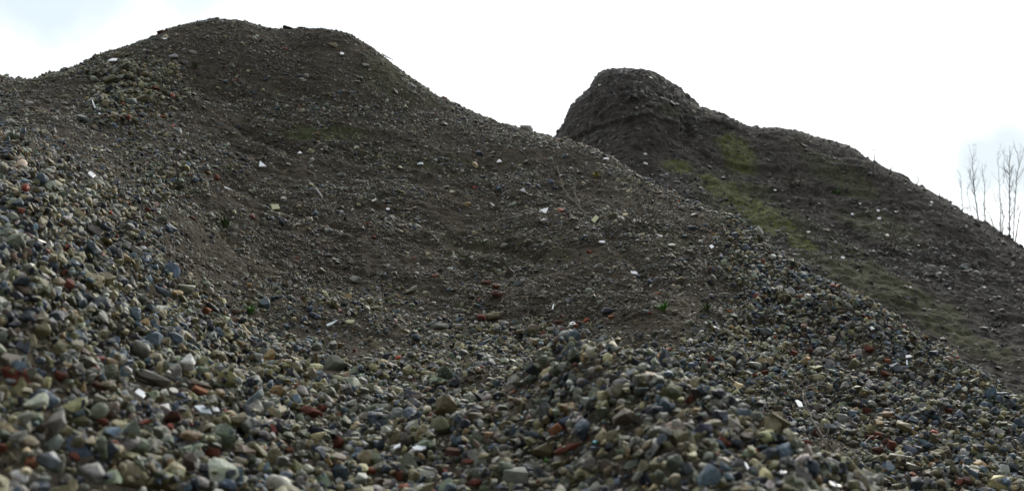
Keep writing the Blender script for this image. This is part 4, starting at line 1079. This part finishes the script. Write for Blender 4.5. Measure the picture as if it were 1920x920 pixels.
# grey pipe piece on the soil
P, n, ob, k = spot(678, 344); W = 26 * P.y / F
pipe = MB(); ax = Vector((1, .15, 0)).normalized(); r = W * .16
c0, c1 = P - ax * W / 2 + n * r * .6, P + ax * W / 2 + n * r * .6
vs_, fs = [], []
prof = [(0, r * .72), (0, r), (.06, r * 1.03), (.94, r), (1, r * .98), (1, r * .72)]
for (t, rr) in prof:
    c = c0.lerp(c1, t); a = ax.orthogonal().normalized(); b = ax.cross(a)
    for j in range(16): vs_.append(c + (a * math.cos(j * math.pi / 8) + b * math.sin(j * math.pi / 8)) * rr)
for i in range(len(prof)):
    for j in range(16): i2 = (i + 1) % len(prof); fs.append([i * 16 + j, i * 16 + (j + 1) % 16, i2 * 16 + (j + 1) % 16, i2 * 16 + j])
pipe.v, pipe.f = vs_, fs
tag(pipe.build('pipe_piece', M_metal), 'short grey pipe piece lying level on the bare soil', 'pipe'); LM.append((678, 344, 'the grey pipe'))
# white curved plastic sliver, brown strap
def ribbon(name, pix, w, mat, label, cat, th=.004):
    pts = []
    for (px, py) in pix:
        P, n, ob, k = spot(px, py); pts.append((P + n * .012, n))
    vs_, fs = [], []
    for i, (p, n) in enumerate(pts):
        t = (pts[min(i + 1, len(pts) - 1)][0] - pts[max(i - 1, 0)][0]).normalized(); s = t.cross(n).normalized()
        ww = w * (.5 + .5 * math.sin(math.pi * (i + .8) / (len(pts) + .6)))
        for (a, b) in ((-1, 0), (-.8, 1), (0, 1.6), (.8, 1), (1, 0), (0, .5)): vs_.append(p + s * a * ww / 2 + n * b * th)
    for i in range(len(pts) - 1):
        for j in range(6): fs.append([i * 6 + j, i * 6 + (j + 1) % 6, (i + 1) * 6 + (j + 1) % 6, (i + 1) * 6 + j])
    fs.append([5, 4, 3, 2, 1, 0]); fs.append([(len(pts) - 1) * 6 + j for j in range(6)])
    o = link_mesh(name, vs_, fs, mat, None, True); tag(o, label, cat); LM.append((pix[1][0], pix[1][1], 'the ' + label.split(' in ')[0])); return o
ribbon('plastic_strip', [(172, 505), (180, 512), (188, 520), (196, 528), (205, 537)], .012, M_white, 'thin curved white strip in the left gravel', 'plastic strip')
ribbon('brown_strip', [(22, 413), (32, 425), (44, 437), (52, 447), (64, 456), (80, 462)], .035, M_strap, 'mauve-brown curved strip in the upper left gravel', 'strip')

# twigs, dead stalks, dry bush
def twig(name, label, cat, stems, mat, r0=.003, twn=3, twl=.08, wob=.006):
    mb = MB()
    for st in stems: branchy(mb, st, r0, r0 * .45, 10, wob, twn, twl)
    return tag(mb.build(name, mat), label, cat)
def at_surf(px, py, lift=.01):
    P, n, ob, k = spot(px, py); return P + n * lift
a, b, c, d, e = at_surf(1043, 334, .10), at_surf(1054, 357, .05), at_surf(1070, 378, .03), at_surf(1088, 394, .02), at_surf(1113, 412, .01)
twig('fallen_twig', 'long dry forked twig lying down the soil left of the bush', 'twig', [[e, d, c, b, a], [d, at_surf(1076, 372, .05), at_surf(1072, 360, .08)]], M_twig, .0045, 4, .09)
LM.append((1080, 385, 'the long twig'))
base = at_surf(1201, 424, 0); Yb = base.y
stems = [[base, up(1197, 380, Yb - .02), up(1197, 345, Yb)], [base, up(1203, 385, Yb - .05), up(1206, 352, Yb - .03)],
         [base, up(1228, 400, Yb - .08), up(1245, 383, Yb - .05), up(1262, 362, Yb), up(1303, 343, Yb + .1)],
         [base, up(1222, 420, Yb - .1), up(1240, 403, Yb - .1)], [base, up(1190, 438, Yb - .12), up(1183, 444, Yb - .14)],
         [base, up(1180, 390, Yb), up(1183, 350, Yb + .05)], [base, up(1175, 425, Yb - .05), up(1163, 408, Yb)]]
twig('dry_bush', 'leafless dry bush with spreading stems on the soil by the right gravel', 'bush', stems, M_twig, .0055, 4, .12, .008)
LM.append((1201, 424, 'the dry bush'))
for (bx, by, pts, lab) in [
    (1257, 384, [(1256, 350), (1266, 322), (1265, 305)], 'thin upright dry stem crossing the mossy patch above the right gravel'),
    (1258, 392, [(1262, 340)], 'short dry stem left of the thin upright stem on the ridge gravel'),
    (1618, 680, [(1617, 640), (1620, 600)], 'thin upright dry stalk near the right gravel ridge'),
    (1288, 445, [(1287, 420), (1296, 410)], 'small bent dry stem at the left edge of the right gravel'),
    (1370, 418, [(1375, 400), (1385, 388)], 'short thin stem standing on the ridge before the green moss')]:
    B_ = at_surf(bx, by, 0)
    twig('dry_stalk', lab, 'dry stem', [[B_] + [up(x, y, B_.y - .02) for x, y in pts]], M_twig, .0035, 2, .06)
B_ = at_surf(1566, 872, 0); Yb = B_.y
twig('dead_stalk', 'long dead stalk with withered side stems leaning left over right gravel', 'dead stalk',
     [[B_, up(1560, 850, Yb), up(1535, 808, Yb + .1), up(1516, 770, Yb + .25), up(1503, 733, Yb + .4)],
      [B_, up(1560, 838, Yb), up(1552, 812, Yb + .05)], [B_, up(1548, 850, Yb + .05), up(1556, 800, Yb + .1)],
      [up(1503, 733, Yb + .4), up(1520, 722, Yb + .45), up(1556, 724, Yb + .5)], [up(1503, 733, Yb + .4), up(1490, 720, Yb + .45), up(1485, 715, Yb + .5)]], M_twig, .0045, 5, .09)
LM.append((1530, 800, 'the dead stalk'))
B_ = at_surf(1578, 878, .01)
twig('fallen_twig', 'short grey twig lying right of the dead stalk root', 'twig', [[B_, at_surf(1600, 862, .03), at_surf(1625, 845, .05), at_surf(1640, 842, .05)]], M_twig, .004, 2, .05)

# green weeds
def weed(px, py, h, n, mat, label, spread=.7, which=None, broad=.12):
    P, nn, ob, k = spot(px, py, which); H = 1.3 * h * P.y / F
    mb = MB()
    for j in range(n):
        a = random.uniform(0, 2 * math.pi); L = H * random.uniform(.6, 1.1); sp = random.uniform(.2, spread)
        d = Vector((math.cos(a) * sp, math.sin(a) * sp, 1)).normalized(); s = d.cross(Vector((0, 0, 1))).normalized() * L * broad
        b0 = P + Vector((math.cos(a), math.sin(a), 0)) * H * .08
        m = b0 + d * L * .55; t = b0 + d * L + Vector((math.cos(a), math.sin(a), -.6)) * L * .25 * sp
        nz_ = s.cross(d).normalized() * L * .02
        vs_ = [b0 - s * .4, b0 + s * .4, m + s, m - s, t, b0 + nz_, m + nz_ * 1.5]
        mb.add((vs_, [[0, 1, 2, 3], [3, 2, 4], [0, 5, 6, 3], [5, 1, 2, 6], [3, 6, 4], [6, 2, 4]]))
    o = tag(mb.build('weed', mat, smooth=False), label, 'weed')
    return o
weed(470, 588, 16, 26, M_green, 'bright green weed tuft at the soil edge behind the left gravel', 1.2); LM.append((470, 586, 'the bright green tuft'))
weed(1243, 583, 18, 20, M_green, 'green grass-like weed on soil left of the right gravel', 1.3); LM.append((1243, 580, 'the green weed on the right soil'))
weed(423, 430, 22, 16, M_dull, 'dull green sprig below a pale shard at the left of the soil', 1.0); LM.append((423, 425, 'the dull green sprig'))
weed(1325, 583, 16, 18, M_dull, 'dark low weed beside a blue stone at the right soil edge', 1.4)
weed(820, 693, 18, 24, M_dull, 'flat low weed patch beside the left foot of the mound', 1.8); LM.append((820, 690, 'the low weed patch'))
weed(838, 704, 14, 18, M_green, 'small green weed under the low weed patch by the mound', 1.5)
weed(745, 396, 12, 12, M_dull, 'faint green seedling right of the round white chip', 1.4)
weed(905, 458, 10, 12, M_dull, 'small green seedling on the mid soil below the grey chips', 1.4)
weed(1045, 328, 10, 10, M_dull, 'small green seedling above the long twig', 1.4)
weed(1190, 655 - 10, 0.1, 1, M_dull, 'x', 1.4) if False else None
weed(430, 320, 12, 14, M_dull, 'green sprig behind the red block of the pebble tongue', 1.0)
weed(367, 127, 12, 14, M_dull, 'faint grassy sprig right of the grey pointed stone', 1.3)
weed(1118, 332, 12, 14, plain('yellow_moss', (.22, .2, .03), (.3, .28, .05)), 'yellowish tuft on soil below the ridge shard', 1.4)
weed(1120, 745, 16, 14, M_dull, 'dull green weed on the shaded face of the mound', 1.3)
weed(1023, 872, 14, 14, M_green, 'thin green sprout before the mound near the olive pointed rock', .6)
weed(1567, 365, 14, 16, M_green, 'dark green weed on the far heap right of the bent twig', 1.2, which=far)
weed(1650, 610, 10, 10, M_dull, 'small green weed low on the far heap behind the right gravel', 1.2, which=far)
# yellow leaf
P, n, ob, k = spot(873, 660)
lf = MB(); s = 13 * P.y / F
V_ = [P + Vector((x * s, -.01, y * s)) for x, y in ((0, -.5), (.25, -.15), (.15, .15), (.35, .4), (0, .3), (-.3, .45), (-.2, .1), (-.3, -.2))]
V2 = [v + Vector((0, .0015, .001)) for v in V_]
lf.add((V_ + V2, [list(range(8)), [8 + j for j in range(8)][::-1]] + [[j, (j + 1) % 8, 8 + (j + 1) % 8, 8 + j] for j in range(8)]))
tag(lf.build('fallen_leaf', M_leafy, smooth=False), 'curled bright yellow leaf on the soil behind the mound', 'leaf'); LM.append((873, 659, 'the yellow leaf'))

# shrubs on the far heap
def far_shrub(bx, by, stems, label, r0=.012, n=6, name='bare_shrub'):
    P, nn, ob, k = spot(bx, by, far)
    mb = MB()
    for st in stems: branchy(mb, [P] + [up(x, y, P.y - .2 - .05 * j) for j, (x, y) in enumerate(st)], r0, r0 * .35, 10, .025, n, .3)
    return tag(mb.build(name, M_twig), label, 'shrub')
far_shrub(1487, 352, [[(1475, 330), (1458, 300)], [(1484, 320), (1482, 290), (1478, 262)], [(1490, 340), (1486, 310)], [(1465, 345), (1470, 320), (1482, 308)], [(1510, 330), (1503, 318)]],
          'tangled leafless shrub on the upper face of the far heap')
far_shrub(1521, 382, [[(1508, 350), (1512, 330)], [(1516, 366)]], 'thin leaning bare stem right of the tangled shrub', n=3)
far_shrub(1533, 395, [[(1534, 375), (1546, 352)]], 'bent bare twig in the middle of the far heap', n=3)
far_shrub(1672, 470, [[(1682, 450), (1687, 432)], [(1668, 462), (1672, 450)]], 'small forked bare shrub below the white chips', n=3)
far_shrub(1664, 466, [[(1676, 445), (1672, 420)]], 'single bare stem beside the small forked shrub', n=2)
far_shrub(1632, 357, [[(1633, 335), (1636, 300)]], 'pale upright bare stem under the far skyline', n=2)
far_shrub(1637, 330, [[(1638, 300), (1638, 270)]], 'slender tall stem left of the skyline slope', n=2)
far_shrub(1672, 345, [[(1671, 318), (1673, 300)]], 'thin stem next right along the far skyline', n=2)
far_shrub(1720, 347, [[(1720, 330), (1720, 314)]], 'lone thin stem poking above the far skyline', r0=.01, n=1)
far_shrub(1764, 410, [[(1763, 385), (1762, 365)]], 'thin stem on the slope left of the bare saplings', n=2)
far_shrub(1800, 400, [[(1805, 392), (1812, 388), (1818, 395)]], 'low twiggy growth on the skyline left of the saplings', r0=.008, n=6)

# bare saplings behind the far heap
def sapling(label, stem, Y, sides, r0=.016, twl=.35, nt=10):
    r0 *= .52; nt = int(nt * 1.3)
    base = up(stem[0][0], stem[0][1], Y)
    g = Vector((base.x, base.y, 0))
    root = bpy.data.objects.new('bare_sapling', None); COL.objects.link(root); root.location = g
    tag(root, label, 'sapling')
    L0 = lambda p: p - g
    pts = [L0(g + Vector((random.uniform(-.2, .2), 0, 0)))] + [L0(up(x, y, Y)) for x, y in stem]
    mb = MB(); P = lerp_pts(pts, 26, .007); P[0] = pts[0]; mb.add(tube(P, r0 * 1.8, r0 * .3, 6)); mb.build('trunk', M_twig_glare, root)
    cr = MB()
    vis_ = [p for p in P if p.z > pts[1].z]
    for k in range(nt):
        p = random.choice(vis_[:-1]); L = twl * random.uniform(.25, 1)
        d = Vector((random.choice((-1, 1)) * random.uniform(.25, .6), random.uniform(-.4, .4), random.uniform(.6, 1.2))).normalized()
        q = [p, p + d * L * .5, p + d * L + Vector((0, 0, L * .25))]
        cr.add(tube(q, r0 * .45, r0 * .2, 4))
        for _ in range(2):
            m = q[1].lerp(q[2], random.random()); dd = Vector((random.uniform(-1, 1), random.uniform(-.5, .5), random.uniform(.2, 1))).normalized()
            cr.add(tube([m, m + dd * L * .3], r0 * .25, r0 * .15, 3))
    for sd_ in sides:
        pp = [L0(up(x, y, Y + random.uniform(-.2, .2))) for x, y in sd_]
        branchy(cr, pp, r0 * .6, r0 * .3, 9, .012, 6, twl * .5)
    cr.build('crown', M_twig_glare, root)
for o_ in [
    ('tallest straight bare sapling near the right edge of the picture', [(1892, 455), (1893, 400), (1893, 340), (1893, 310), (1893, 273)], 24, [[(1893, 326), (1884, 320), (1873, 312)], [(1892, 420), (1898, 400), (1910, 390)], [(1893, 330), (1900, 310)]], .018, .35, 26),
    ('bare sapling with a dense brushy top right of the tallest one', [(1900, 455), (1903, 380), (1906, 340), (1910, 310), (1908, 284)], 26, [[(1906, 340), (1916, 325), (1920, 315)], [(1908, 330), (1903, 315)]], .014, .4, 26),
    ('thin bare sapling left of the tallest one, bare below', [(1876, 440), (1876, 390), (1873, 335), (1870, 283)], 26, [[(1882, 345), (1883, 315), (1883, 288)]], .013, .28, 14),
    ('bare sapling with a feathery narrow top, leftmost of the tall ones', [(1838, 430), (1829, 375), (1825, 340), (1824, 310), (1823, 295)], 24, [[(1827, 360), (1819, 330), (1818, 312)], [(1826, 345), (1830, 320)]], .015, .3, 24),
    ('slender curved bare sapling right of the feathery one', [(1848, 425), (1846, 380), (1846, 345), (1842, 325), (1841, 303)], 25, [], .012, .25, 10),
    ('short bare sapling at the left end of the sapling row', [(1806, 400), (1803, 360), (1802, 340), (1800, 322)], 26, [[(1803, 355), (1796, 335)]], .009, .22, 10),
    ('low arching bare sapling rising over the skyline below the tall ones', [(1868, 436), (1860, 415), (1848, 390), (1842, 382)], 22.5, [[(1862, 420), (1855, 405)], [(1846, 425), (1846, 405), (1845, 385)]], .012, .2, 8),
    ('low bushy sapling at the foot of the tallest one', [(1880, 448), (1880, 430), (1881, 405), (1876, 380), (1862, 375)], 22.5, [[(1874, 440), (1874, 410), (1874, 388)], [(1888, 448), (1896, 425), (1905, 400)], [(1868, 430), (1866, 400)]], .012, .2, 16),
    ('pale leaning bare sapling at the far right before the edge', [(1903, 458), (1908, 425), (1912, 400), (1920, 390)], 22, [[(1908, 420), (1916, 405)]], .014, .2, 6),
    ('very thin bare sapling left of the row over the dark shoulder', [(1778, 385), (1776, 365), (1777, 345), (1779, 330)], 26, [], .007, .12, 4),
    ('thin bare sapling between the feathery one and the row start', [(1822, 420), (1820, 395), (1815, 370), (1814, 350)], 25, [[(1832, 420), (1835, 395), (1838, 375)]], .009, .2, 8),
    ]:
    sapling(*o_)

def hides(P, S):
    """which of the stones P (size S) stand in front of, or inside, a hand-placed thing"""
    x, y, f_ = project(P); bad = np.zeros(len(P), bool); rp = S / f_ * F * .42
    for (q, rw, rh) in CLEAR:
        qa = np.array([q[:]]); a, b, c = project(qa); a, b, c = a[0], b[0], c[0]
        rx, ry = rw / c * F, rh / c * F
        d3 = np.linalg.norm(P - qa, axis=1)
        m = (((x - a) / (rx * .9 + rp)) ** 2 + ((y - b) / (ry * .85 + rp)) ** 2 < 1) & (f_ < c + rw * .12) & (d3 < .5)
        bad |= m
    return bad
gone_g, gone_p, gone_c, gone_b = hides(gP, gS), hides(pP, pS), hides(cP, cS), hides(bP, bS)
gn_scatter('far_pebbles', bP[~gone_b], bE[~gone_b], bA[~gone_b], rng.integers(0, len(KINDS), (~gone_b).sum()), bT[~gone_b], C_min, 'loose grey pebbles and earth clods littering the far heap behind', 'pebbles')
gn_scatter('soil_crumbs', cP[~gone_c], cE[~gone_c], cA[~gone_c], rng.integers(0, 8, (~gone_c).sum()), cT[~gone_c], C_min, 'dark brown earth crumbs covering the bare face of the heap', 'soil crumbs')

# ------------------------------------------------------------------ the stones that show largest, one object each
score = psize * (.7 + .3 * asp[:, 1]) * np.where(expo, 1.0, .35)
infr = ~gone_g & (gpx > 6) & (gpx < 1914) & (gpy > 30) & (gpy < 908) & (krow[gi_] < 7.7)
dvis = np.zeros(NG, bool)
cand = np.argsort(-(score * infr))[:4000]
o_cam = Vector((0, 0, CAMZ))
def visible_pt(P):
    d = P - o_cam; L = d.length
    ok, loc, nr, _ = heap.ray_cast(o_cam, d.normalized(), distance=L - .05)
    return not ok
chosen = []
N_STONE = 296 - len(ST)
lm = np.array([(a, b) for a, b, c in LM], float)
hand_r = 14
for i in cand:
    if len(chosen) >= N_STONE: break
    if not expo[i] or not infr[i]: continue
    if np.min(np.hypot(lm[:, 0] - gpx[i], lm[:, 1] - gpy[i])) < psize[i] * .55 + 8: continue
    if visible_pt(Vector(gP[i].tolist())): chosen.append(i)
SHN = {'round': 'rounded', 'angular': 'angular', 'flat': 'flat'}
used = set(o.get('label') for o in COL.objects)
def describe(i):
    px, py = gpx[i], gpy[i]
    cname = PNAME[gc[i]]; sh = SHN[KINDS[gi_shape[i]]]
    sz = 'large ' if psize[i] > 50 else ('small ' if psize[i] < 34 else '')
    ds = np.hypot(lm[:, 0] - px, lm[:, 1] - py); od = np.argsort(ds)
    for rnk in range(8):
        j = od[rnk]; dx, dy = px - lm[j, 0], py - lm[j, 1]; dist = ds[j]; ph = LM[j][2]
        if not ph.startswith('the '):
            if ph.startswith(('left ', 'right ', 'longer ', 'lower ', 'small ', 'dark ', 'flat ', 'grey ', 'thin ', 'long ', 'red ', 'pale ', 'round')) or True:
                ph = 'the ' + ' '.join(ph.split()[:9]) if len(ph.split()) <= 8 else None
        if ph is None: continue
        ang = math.degrees(math.atan2(-dy, dx)) % 360
        dr = ['right of', 'above and right of', 'above', 'above and left of', 'left of', 'below and left of', 'below', 'below and right of'][int(((ang + 22.5) % 360) // 45)]
        for q in (['just ' + dr] if dist < 45 else ['a little way ' + dr] if dist < 100 else ['well ' + dr]):
            lab = f'{sz}{cname} {sh} stone {q} {ph}'
            if lab not in used and len(lab.split()) <= 16: used.add(lab); return lab
    return None
final = []
for i in chosen:
    lab = describe(i)
    if lab is None: continue
    final.append((i, lab))
for i, lab in final:
    me = ms_o[gi_shape[i]]
    o = bpy.data.objects.new('stone', me); COL.objects.link(o)
    S = gS[i] * asp[i]
    o.matrix_world = Matrix.Translation(Vector(gP[i].tolist())) @ Matrix(gR[i].tolist()).to_4x4() @ Matrix.Diagonal((S[0], S[1], S[2], 1))
    o.color = tuple(gT[i].tolist()) + (1,)
    tag(o, lab, 'stone')
for o in COL.objects:
    if o.name.split('.')[0] == 'stone': o['group'] = 'loose stones lying on the rubble heap'
    elif o.name.startswith('brick_fragment'): o['group'] = 'brick fragments scattered in the gravel'
    elif o.name.startswith('tile_shard'): o['group'] = 'tile and glass shards scattered over the heaps'
    elif o.name.startswith('bare_sapling'): o['group'] = 'bare saplings behind the far heap'
    elif o.name.startswith('weed'): o['group'] = 'small weeds growing on the heaps'
    elif o.name.startswith('bare_shrub'): o['group'] = 'bare shrubs on the far heap'
    elif o.name.startswith('dry_stalk'): o['group'] = 'dry stems on the ridge'

# remaining gravel as stuff: near stones finer meshes, far ones coarser
keep = ~gone_g; keep[[i for i, _ in final]] = False
# clear space around the hand-placed things: smaller stones only
close = keep & (psize > 15)
coarse = keep & ~close
SA = gS[:, None] * asp
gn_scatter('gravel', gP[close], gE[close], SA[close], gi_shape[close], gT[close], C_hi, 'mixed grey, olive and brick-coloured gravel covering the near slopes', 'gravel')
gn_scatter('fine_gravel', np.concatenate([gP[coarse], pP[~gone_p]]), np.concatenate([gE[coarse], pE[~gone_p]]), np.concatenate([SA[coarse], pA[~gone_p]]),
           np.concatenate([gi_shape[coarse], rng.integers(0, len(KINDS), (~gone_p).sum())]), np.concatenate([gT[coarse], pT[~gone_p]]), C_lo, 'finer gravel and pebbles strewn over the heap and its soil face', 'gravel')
